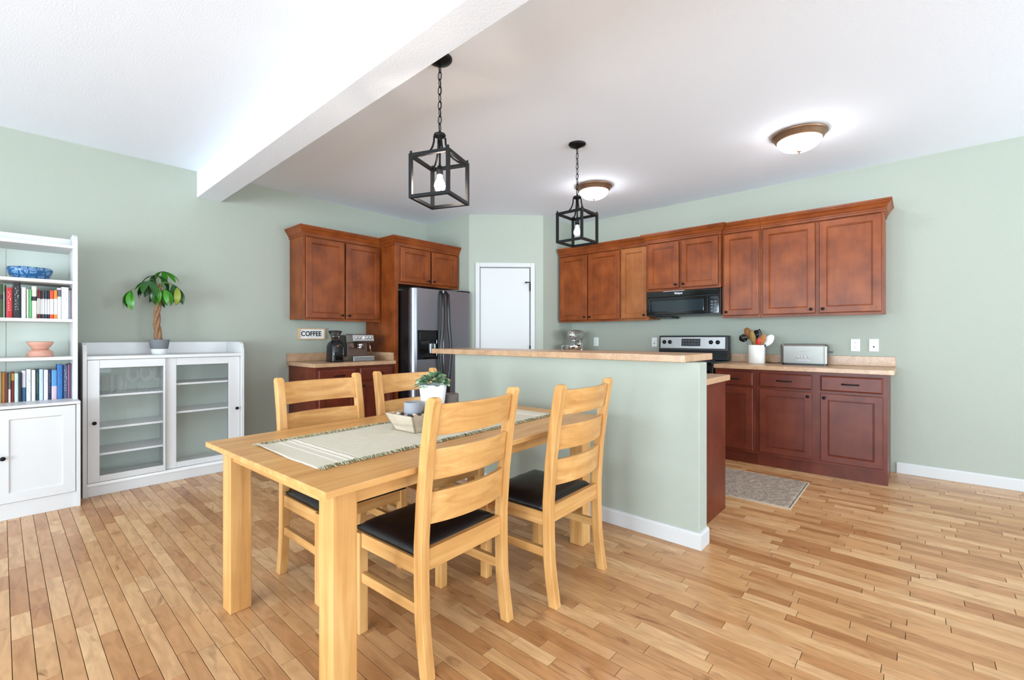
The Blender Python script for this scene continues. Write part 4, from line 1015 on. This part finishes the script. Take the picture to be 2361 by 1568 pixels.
# ------------------------------------------------------------------ rug
def rug():
    t = thing('rug', 'grey-beige low pile rug on the kitchen floor', 'rug', (3.93, 1.32, 0.0))
    bm = bmesh.new(); nx, ny = 60, 110; W_, L_ = 0.72, 1.36; g = []
    for i in range(nx + 1):
        row = []
        for j in range(ny + 1):
            x, y = -W_ / 2 + W_ * i / nx, -L_ / 2 + L_ * j / ny
            e = min(i, j, nx - i, ny - j)
            h = 0.010 + 0.007 * noise.noise(Vector((x * 30, y * 30, 0))) + 0.005 * noise.noise(Vector((x * 70, y * 70, 3)))
            if e == 0: h = 0.0005
            row.append(bm.verts.new((x, y, h)))
        g.append(row)
    for i in range(nx):
        for j in range(ny): bm.faces.new((g[i][j], g[i + 1][j], g[i + 1][j + 1], g[i][j + 1]))
    bm.faces.new([g[0][j] for j in range(ny + 1)] + [g[i][ny] for i in range(1, nx + 1)] + [g[nx][j] for j in range(ny - 1, -1, -1)] + [g[i][0] for i in range(nx - 1, 0, -1)])
    m = pmat('rug_pile', (158, 140, 124), 0.95, vary=0.75, vscale=55, bump=1.0, bscale=160)
    finish('pile', bm, m, t, smooth=True)
    bd = pmat('rug_binding', (190, 172, 152), 0.9)
    for d in ((-W_ / 2 - 0.008, W_ / 2 + 0.008, -L_ / 2 - 0.008, -L_ / 2, 0, 0.008), (-W_ / 2 - 0.008, W_ / 2 + 0.008, L_ / 2, L_ / 2 + 0.008, 0, 0.008), (-W_ / 2 - 0.008, -W_ / 2, -L_ / 2, L_ / 2, 0, 0.008), (W_ / 2, W_ / 2 + 0.008, -L_ / 2, L_ / 2, 0, 0.008)):
        box('binding', d, bd, t, bevel=0.002)
rug()

# ------------------------------------------------------------------ dining table
TR = math.radians(2.2)
TL, TWD, TZ = 1.67, 1.01, 0.72
tb = thing('dining_table', 'light oak dining table with thick square legs', 'table', (1.440, 1.815, 0), TR)
bm = bmesh.new(); abox(bm, -TL / 2, TL / 2, -TWD / 2, TWD / 2, TZ - 0.022, TZ); finish('tabletop', bm, OAKX, tb, bevel=0.003)
IN, LG = 0.05, 0.085
for sx in (-1, 1):
    for sy in (-1, 1):
        x0 = sx * (TL / 2 - IN) - (LG if sx > 0 else 0); y0 = sy * (TWD / 2 - IN) - (LG if sy > 0 else 0)
        box('leg', (x0, x0 + LG, y0, y0 + LG, 0.0, TZ - 0.0225), OAKZ, tb, bevel=0.004)
AX0, AY0 = TL / 2 - IN - LG, TWD / 2 - IN - LG
for s in (-1, 1):
    y = s * (TWD / 2 - IN - 0.03); box('apron', (-AX0, AX0, y - 0.011, y + 0.011, TZ - 0.085, TZ - 0.0225), OAKX, tb)
    x = s * (TL / 2 - IN - 0.02); box('apron', (x - 0.011, x + 0.011, -AY0, AY0, TZ - 0.075, TZ - 0.0225), OAKY, tb)
    y = s * (TWD / 2 - IN - 0.075); box('slide_rail', (-AX0, AX0, y - 0.012, y + 0.012, TZ - 0.1, TZ - 0.06), OAKX, tb)

# chairs: local +y is the front of the seat
def make_chair():
    t = thing('dining_chair', 'c', 'chair', (0, 0, 0), 0, 'chairs round the dining table')
    hw = 0.213
    pth = [(-0.032, 0.0), (-0.016, 0.1), (-0.004, 0.2), (0.0, 0.32), (0.0, 0.45), (-0.012, 0.62), (-0.035, 0.8), (-0.058, 0.93), (-0.064, 0.955)]
    def ypost(z):
        for (y0, z0), (y1, z1) in zip(pth, pth[1:]):
            if z0 <= z <= z1: return y0 + (y1 - y0) * (z - z0) / (z1 - z0)
        return pth[-1][0]
    YB = -0.185
    for s in (-1, 1):
        bm = bmesh.new(); rings = []
        for y, z in pth: rings.append([(s * hw - 0.019, YB + y - 0.021, z), (s * hw + 0.019, YB + y - 0.021, z), (s * hw + 0.019, YB + y + 0.021, z), (s * hw - 0.019, YB + y + 0.021, z)])
        y, z = pth[-1]; rings.append([(s * hw - 0.014, YB + y - 0.018, z + 0.012), (s * hw + 0.014, YB + y - 0.018, z + 0.012), (s * hw + 0.014, YB + y + 0.012, z + 0.012), (s * hw - 0.014, YB + y + 0.012, z + 0.012)])
        aloft(bm, rings); finish('back_post', bm, OAKZ, t, bevel=0.003)
        box('leg', (s * hw - 0.02, s * hw + 0.02, 0.166, 0.208, 0.0, 0.40), OAKZ, t, bevel=0.003)
        box('seat_rail', (s * (hw - 0.001) - 0.012, s * (hw - 0.001) + 0.012, YB + 0.021, 0.166, 0.343, 0.40), OAKY, t)
        box('stretcher', (s * hw - 0.011, s * hw + 0.011, YB + 0.02, 0.166, 0.205, 0.243), OAKY, t)
    box('seat_rail', (-hw + 0.02, hw - 0.02, 0.176, 0.198, 0.343, 0.40), OAKX, t)
    box('seat_rail', (-hw + 0.019, hw - 0.019, YB - 0.012, YB + 0.012, 0.355, 0.43), OAKX, t)
    for z0, z1 in ((0.832, 0.942), (0.675, 0.785), (0.518, 0.632)):
        bm = bmesh.new(); n = 12; rings = []
        for i in range(n + 1):
            x = -hw + 0.016 + (2 * hw - 0.032) * i / n; bow = -0.036 * (1 - (2 * i / n - 1) ** 2)
            lift = 0.012 * (1 - (2 * i / n - 1) ** 2)
            ya, yb = YB + ypost(z0) + bow, YB + ypost(z1) + bow
            rings.append([(x, ya - 0.010, z0 - 0 * lift), (x, ya + 0.010, z0), (x, yb + 0.010, z1), (x, yb - 0.010, z1)])
        aloft(bm, rings); finish('slat', bm, OAKX, t, bevel=0.003)
    # padded seat
    bm = bmesh.new(); nx, ny = 14, 14; g = []
    x0, x1, y0, y1 = -hw - 0.005, hw + 0.005, YB + 0.022, 0.216
    top, bot = {}, {}
    for i in range(nx + 1):
        for j in range(ny + 1):
            a, b = i / nx, j / ny
            e = min(a, 1 - a, b, 1 - b) * nx
            rise = (1 - math.exp(-e * 0.9))
            wr = 0.0025 * noise.noise(Vector((a * 9, b * 9, 1.3))) + (0.0022 * math.sin(b * 60) if a < 0.12 else 0) * rise
            x, y = x0 + (x1 - x0) * a, y0 + (y1 - y0) * b
            top[i, j] = bm.verts.new((x, y, 0.415 + 0.03 * rise + wr + 0.004 * math.sin(PI * a) * math.sin(PI * b)))
    for i in range(nx):
        for j in range(ny): bm.faces.new((top[i, j], top[i + 1, j], top[i + 1, j + 1], top[i, j + 1]))
    rim = [(i, 0) for i in range(nx)] + [(nx, j) for j in range(ny)] + [(i, ny) for i in range(nx, 0, -1)] + [(0, j) for j in range(ny, 0, -1)]
    low = [bm.verts.new((top[k].co.x * 0.985, (top[k].co.y - 0.04) * 0.985 + 0.04, 0.4015)) for k in rim]
    n = len(rim)
    for i in range(n): bm.faces.new((top[rim[i]], low[i], low[(i + 1) % n], top[rim[(i + 1) % n]]))
    bm.faces.new(low)
    finish('seat', bm, LEATHER, t, smooth=True)['label'] = 'padded black leather seat'
    return t
ch = make_chair()
spots = [((1.174, 1.474, 0), math.radians(2.5), 'oak ladder-back chair with black seat tucked in with its back to the wooden tray'),
         ((1.802, 1.395, 0), math.radians(2.2), 'oak ladder-back chair with black seat standing closest to the half wall'),
         ((1.146, 2.145, 0), math.radians(181), 'oak ladder-back chair between the table and the coffee counter'),
         ((1.715, 2.165, 0), math.radians(181), 'oak ladder-back chair between the table and the fridge')]
for i, (l, r, lab) in enumerate(spots):
    c = ch if i == 0 else copy_tree(ch)
    c.location = l; c.rotation_euler = (0, 0, r); c['label'] = lab

# runner
def table_pt(x, y): return (1.440 + x * math.cos(TR) - y * math.sin(TR), 1.815 + x * math.sin(TR) + y * math.cos(TR))
def runner():
    t = thing('table_runner', 'cream linen table runner with fringed long edges', 'runner', (1.440, 1.815, TZ), TR)
    x0, x1, y0, y1 = -0.735, 0.70, -0.262, 0.245
    bm = bmesh.new(); nx, ny = 120, 40; g = []
    def hz(x, y):
        h = 0.0022 + 0.0016 * noise.noise(Vector((x * 9, y * 14, 0.3))) + 0.001 * noise.noise(Vector((x * 30, y * 30, 1)))
        if x < x0 + 0.06: h += 0.012 * ((x0 + 0.06 - x) / 0.06) ** 2 * max(0, (y - (-0.05)) / 0.3)
        return max(h, 0.0008)
    for i in range(nx + 1):
        row = []
        for j in range(ny + 1):
            x = x0 + (x1 - x0) * i / nx; y = y0 + (y1 - y0) * j / ny
            row.append(bm.verts.new((x, y + 0.004 * noise.noise(Vector((x * 6, 0, 0))), hz(x, y))))
        g.append(row)
    for i in range(nx):
        for j in range(ny): bm.faces.new((g[i][j], g[i + 1][j], g[i + 1][j + 1], g[i][j + 1]))
    m = bpy.data.materials.new('linen_runner'); m.use_nodes = True; nt = m.node_tree; b = nt.nodes['Principled BSDF']; L = nt.links
    b.inputs['Roughness'].default_value = 0.9
    tc = nt.nodes.new('ShaderNodeTexCoord'); sp = nt.nodes.new('ShaderNodeSeparateXYZ'); L.new(tc.outputs['Object'], sp.inputs[0])
    ab = nt.nodes.new('ShaderNodeMath'); ab.operation = 'ABSOLUTE'; L.new(sp.outputs['X'], ab.inputs[0])
    cr = nt.nodes.new('ShaderNodeValToRGB'); cr.color_ramp.interpolation = 'CONSTANT'; e = cr.color_ramp.elements
    C0, C1, C2 = lin((206, 198, 178)), lin((232, 226, 212)), lin((196, 180, 158))
    e[0].position, e[0].color = 0, C0; e[1].position, e[1].color = 0.555, C1
    for p_, c_ in ((0.562, C2), (0.572, C1), (0.592, C2), (0.600, C1), (0.612, C0), (0.640, C1), (0.646, C0)): q = e.new(p_); q.color = c_
    L.new(ab.outputs[0], cr.inputs['Fac']); L.new(cr.outputs['Color'], b.inputs['Base Color'])
    n = nt.nodes.new('ShaderNodeTexNoise'); n.inputs['Scale'].default_value = 400; L.new(tc.outputs['Object'], n.inputs['Vector'])
    bp = nt.nodes.new('ShaderNodeBump'); bp.inputs['Strength'].default_value = 0.4; bp.inputs['Distance'].default_value = 0.001; L.new(n.outputs['Fac'], bp.inputs['Height']); L.new(bp.outputs['Normal'], b.inputs['Normal'])
    o = finish('cloth', bm, m, t, smooth=True)
    md = o.modifiers.new('solid', 'SOLIDIFY'); md.thickness = 0.0012; md.offset = -0.2
    # fringe of short looped threads
    rng = random.Random(3)
    for s, yy in ((-1, y0), (1, y1)):
        bm = bmesh.new(); x = x0
        while x < x1:
            x += rng.uniform(0.0014, 0.003)
            wv = 0.004 * noise.noise(Vector((x * 6, 0, 0)))
            ln = rng.uniform(0.014, 0.03); lean = rng.uniform(-0.014, 0.014); up = rng.uniform(0.002, 0.009)
            pts = [(x, yy + wv - s * 0.004, 0.004), (x + lean * 0.4, yy + wv + s * ln * 0.5, 0.003 + up), (x + lean, yy + wv + s * ln, 0.0022), (x + lean + 0.005, yy + wv + s * ln * 0.8, 0.0022)]
            atube(bm, pts, 0.00095, 4, mi=rng.choice((0, 0, 1, 2)))
        f = finish('fringe', bm, [pmat('fringe_sage', (168, 166, 132), 0.9), pmat('fringe_dark', (112, 102, 70), 0.9), pmat('fringe_cream', (212, 204, 180), 0.9)], t)
        f['kind'] = 'stuff'
runner()

# tray with pebbles, cups and succulent
TOPZ = TZ + 0.005
tray_c = (1.445, 1.815)
tx0, tx1, ty0, ty1 = -0.213, 0.213, -0.105, 0.105
tr = thing('wooden_tray', 'weathered whitewashed wooden trough tray on the table runner', 'tray', (tray_c[0], tray_c[1], TOPZ), TR)
WW = wood('whitewashed_wood', [(0.2, (138, 112, 88)), (0.5, (190, 172, 150)), (0.8, (222, 212, 196))], 'x', 0.8, 0, 40, 3, 0.4)
WWY = wood('whitewashed_wood_y', [(0.2, (138, 112, 88)), (0.5, (190, 172, 150)), (0.8, (222, 212, 196))], 'y', 0.8, 0, 40, 3, 0.4)
hz_, ins, th = 0.083, 0.04, 0.009
def wallpiece(name, a0, a1, b0, b1, mat, nin):
    # bottom a0-a1, top b0-b1 (plan), thickness towards nin
    bm = bmesh.new(); n = Vector(nin) * th
    aloft(bm, [[(*a0, 0), (*a1, 0), (a1[0] + n.x, a1[1] + n.y, 0), (a0[0] + n.x, a0[1] + n.y, 0)], [(*b0, hz_), (*b1, hz_), (b1[0] + n.x, b1[1] + n.y, hz_), (b0[0] + n.x, b0[1] + n.y, hz_)]])
    finish(name, bm, mat, tr, bevel=0.001)
bx0, bx1, by0, by1 = tx0 + ins, tx1 - ins, ty0 + ins * 0.7, ty1 - ins * 0.7
wallpiece('side_board', (bx0, by0), (bx1, by0), (tx0, ty0), (tx1, ty0), WW, (0, 1))
wallpiece('side_board', (bx0, by1), (bx1, by1), (tx0, ty1), (tx1, ty1), WW, (0, -1))
wallpiece('end_board', (bx0, by0), (bx0, by1), (tx0, ty0), (tx0, ty1), WWY, (1, 0))
wallpiece('end_board', (bx1, by0), (bx1, by1), (tx1, ty0), (tx1, ty1), WWY, (-1, 0))
box('bottom_board', (bx0 + 0.008, bx1 - 0.008, by0 + 0.008, by1 - 0.008, 0.0, 0.008), WW, tr, bevel=0)
FILLZ = 0.072
box('sand_fill', (tx0 + 0.018, tx1 - 0.018, ty0 + 0.016, ty1 - 0.016, 0.045, FILLZ), pmat('sand', (150, 120, 92), 0.9, vary=0.3, vscale=60), tr, bevel=0)
def tray_pt(x, y, z): return (tray_c[0] + x * math.cos(TR) - y * math.sin(TR), tray_c[1] + x * math.sin(TR) + y * math.cos(TR), TOPZ + z)
CONC = pmat('grey_concrete', (146, 146, 150), 0.7, vary=0.1, vscale=20)
cupm = None
for x, lab, mat, hh, rr_ in ((-0.125, 'pale grey concrete candle cup at the free end of the tray', CONC, 0.062, 0.043), (0.122, 'dark grey candle cup behind the succulent pot', pmat('dark_cup', (104, 92, 84), 0.6, vary=0.1), 0.078, 0.041)):
    t = thing('candle_cup', lab, 'candle holder', tray_pt(x, 0.0, FILLZ + 0.001), 0)
    lathe('cup', [(rr_ - 0.004, 0), (rr_, 0.004), (rr_, hh - 0.003), (rr_ - 0.003, hh), (rr_ - 0.006, hh - 0.003), (rr_ - 0.007, hh * 0.45), (0, hh * 0.45)], mat, t, n=32)
    lathe('wax', [(rr_ - 0.0075, hh * 0.452), (rr_ - 0.0075, hh * 0.7), (0, hh * 0.7)], pmat('wax', (238, 232, 220), 0.5), t, n=24)
PEB = [pmat('pebble_black', (34, 30, 28), 0.35), pmat('pebble_tan', (186, 142, 100), 0.45), pmat('pebble_grey', (140, 134, 128), 0.45), pmat('pebble_white', (214, 206, 194), 0.45)]
PN = ['black', 'tan', 'grey', 'whitish']
pm = []
for mt in PEB:
    bm = bmesh.new(); bmesh.ops.create_icosphere(bm, subdivisions=2, radius=1.0)
    for v in bm.verts: v.co *= 1 + 0.12 * noise.noise(v.co * 1.3)
    me = bpy.data.meshes.new('pebble'); bm.to_mesh(me); bm.free(); me.materials.append(mt)
    for p_ in me.polygons: p_.use_smooth = True
    pm.append(me)
rng = random.Random(21); placed = []
tries = 0
while len(placed) < 64 and tries < 6000:
    tries += 1
    x, y = rng.uniform(tx0 + 0.03, tx1 - 0.03), rng.uniform(ty0 + 0.026, ty1 - 0.026)
    if math.hypot(x + 0.125, y) < 0.056 or math.hypot(x - 0.122, y) < 0.055 or math.hypot(x, y) < 0.074: continue
    if any(math.hypot(x - a, y - b) < 0.021 for a, b in placed): continue
    placed.append((x, y)); k = rng.choice((0, 0, 1, 1, 2, 3))
    o = bpy.data.objects.new('pebble', pm[k]); COL.objects.link(o)
    hz2 = 0.0075
    o.location = tray_pt(x, y, FILLZ + hz2 * 0.9); o.scale = (0.0135, 0.0095, hz2); o.rotation_euler = (0, 0, rng.uniform(0, PI))
    tag(o, 'smooth %s pebble lying in the wooden tray' % PN[k], 'pebble', '%s pebbles in the wooden tray' % PN[k])

sc = thing('succulent', 'green succulent with rounded leaves in a white pot', 'plant', tray_pt(0.0, 0.0, FILLZ + 0.0005), 0)
lathe('pot', [(0.05, 0.0), (0.053, 0.003), (0.069, 0.135), (0.066, 0.138), (0.063, 0.134), (0.056, 0.06)], pmat('pot_white2', (240, 240, 242), 0.35), sc, n=36, cap1=False)
lathe('soil', [(0.061, 0.118), (0.0, 0.124)], MATS['soil'], sc, n=24)
SL = [pmat('succ_green', (118, 148, 108), 0.45, vary=0.25, vscale=50), pmat('succ_dark', (72, 108, 80), 0.45, vary=0.25, vscale=50), pmat('succ_pale', (182, 198, 164), 0.45, vary=0.2, vscale=50), pmat('succ_cream', (214, 190, 130), 0.5, vary=0.2, vscale=50)]
sl = []
for mt in SL:
    me = leaf_mesh('leaf', 0.032, 0.026, 0.6, 0.45, 6, 0.5); me.materials.append(mt); sl.append(me)
rng = random.Random(9)
for i in range(150):
    a = rng.uniform(0, 2 * PI); r = 0.066 * math.sqrt(rng.random()); el = 1.25 - r / 0.066 * 1.15 + rng.uniform(-0.35, 0.3)
    z = 0.128 + (1 - (r / 0.066) ** 2) * 0.04 + rng.uniform(-0.004, 0.018)
    wts = rng.random(); k = 0 if wts < 0.4 else 1 if wts < 0.65 else 2 if wts < 0.92 else 3
    o = bpy.data.objects.new('leaf', sl[k]); COL.objects.link(o); o.parent = sc
    o.location = (r * math.cos(a), r * math.sin(a), z); o.rotation_euler = Euler((rng.uniform(-0.5, 0.5), -el, a + rng.uniform(-0.6, 0.6)), 'XYZ')

# ------------------------------------------------------------------ pendants
def pendant(loc, rotz, lit, label):
    t = thing('pendant_lamp', label, 'lamp', (loc[0], loc[1], CEIL), rotz, 'lantern pendant lamps')
    PZ = lambda z: z - CEIL
    lathe('canopy', [(0.068, 0.0), (0.068, -0.006), (0.06, -0.016), (0.03, -0.03), (0.012, -0.036), (0.0, -0.037)], BLACK, t, n=32)
    zt, zb = PZ(2.302), -0.036
    n = 9; h = (zb - zt) / n
    for i in range(n):
        zc = zb - h * (i + 0.5); ry = (i % 2) * PI / 2; pts = []
        for k in range(12):
            a = 2 * PI * k / 12; x = 0.0105 * math.cos(a); z = (h * 0.5 + 0.004) * math.sin(a)
            pts.append((x * math.cos(ry), x * math.sin(ry), zc + z))
        tube('chain_link', pts, 0.0026, BLACK, t, n=5, closed=True)
    tube('cord', [(0.002, 0.002, zb), (0.004, -0.003, (zb + zt) / 2), (0.001, 0.002, zt)], 0.0016, BLACK, t, n=5)
    lathe('hub', [(0.0, 2.305 - CEIL), (0.006, 2.304 - CEIL), (0.007, 2.288 - CEIL), (0.03, 2.285 - CEIL), (0.034, 2.278 - CEIL), (0.03, 2.27 - CEIL), (0.013, 2.262 - CEIL), (0.008, 2.25 - CEIL), (0.0, 2.249 - CEIL)], BLACK, t, n=24)
    s = 0.112; b = 0.009
    z1, z0 = PZ(2.142), PZ(1.922)
    for sx in (-1, 1):
        for sy in (-1, 1):
            box('corner_bar', (sx * s - b, sx * s + b, sy * s - b, sy * s + b, z0 - b, z1 + b), BLACK, t, bevel=0.001)
            lathe('finial', [(0.006, 0.0), (0.006, 0.006), (0.008, 0.010), (0.0, 0.019)], BLACK, t, n=10, c=(sx * s, sy * s, z1 + b))
            pts = []
            for k in range(9):
                q = k / 8.0; rr = 0.022 + (s - 0.022) * q ** 2.0; zz = PZ(2.268) + (z1 - PZ(2.268)) * (1 - (1 - q) ** 2.0)
                pts.append((sx * rr, sy * rr, zz))
            tube('arm', pts, 0.0058, BLACK, t, n=6)
    for z in (z0, z1):
        for q in (-1, 1):
            box('frame_bar', (-s + b, s - b, q * s - b, q * s + b, z - b, z + b), BLACK, t, bevel=0.001)
            box('frame_bar', (q * s - b, q * s + b, -s + b, s - b, z - b, z + b), BLACK, t, bevel=0.001)
    tube('stem', [(0, 0, PZ(2.25)), (0, 0, PZ(2.1))], 0.006, BLACK, t, n=8)
    lathe('socket', [(0.0, PZ(2.112)), (0.012, PZ(2.11)), (0.017, PZ(2.098)), (0.018, PZ(2.062)), (0.0, PZ(2.06))], BLACK, t, n=18)
    bp_ = [(0.0, PZ(1.968)), (0.014, PZ(1.971)), (0.025, PZ(1.982)), (0.0305, PZ(1.999)), (0.0285, PZ(2.014)), (0.02, PZ(2.03)), (0.0145, PZ(2.042)), (0.0135, PZ(2.06)), (0.0, PZ(2.061))]
    if lit: bmat = pmat('bulb_lit', (255, 240, 220), 0.4, emit=(255, 238, 222), estr=130.0)
    else: bmat = pmat('bulb_unlit', (236, 236, 232), 0.25)
    lathe('bulb', bp_, bmat, t, n=24)
    return t
pendant((1.60, 1.95), math.radians(21.0), True, 'black cage lantern pendant with glowing bulb above the table')
pendant((3.03, 2.00), math.radians(1.0), False, 'black cage lantern pendant with unlit bulb above the bar')

# ------------------------------------------------------------------ flush ceiling lights
def dome_material():
    return pmat('lit_alabaster', (255, 250, 238), 0.35, emit=(246, 247, 252), estr=38.0)
def flush(loc, label):
    t = thing('ceiling_light', label, 'lamp', (loc[0], loc[1], CEIL), 0, 'flush ceiling lights in the kitchen')
    lathe('ring', [(0.0, 0.0), (0.172, 0.0), (0.182, -0.006), (0.184, -0.014), (0.174, -0.022), (0.168, -0.026), (0.158, -0.048), (0.146, -0.058), (0.14, -0.058), (0.14, -0.04), (0.0, -0.04)], BRONZE, t, n=48)
    pr = []
    for k in range(10):
        a = PI / 2 * k / 9; pr.append((0.145 * math.cos(a), -0.05 - 0.085 * math.sin(a)))
    lathe('glass_dome', pr, dome_material(), t, n=48, cap0=True)
    lathe('finial', [(0.0, -0.132), (0.016, -0.133), (0.017, -0.137), (0.006, -0.141), (0.007, -0.147), (0.0, -0.153)], BRONZE, t, n=16)
flush((3.975, 0.65), 'bronze flush ceiling light with glowing dome over the rug')
flush((3.985, 2.43), 'bronze flush ceiling light with glowing dome over the mixer side')
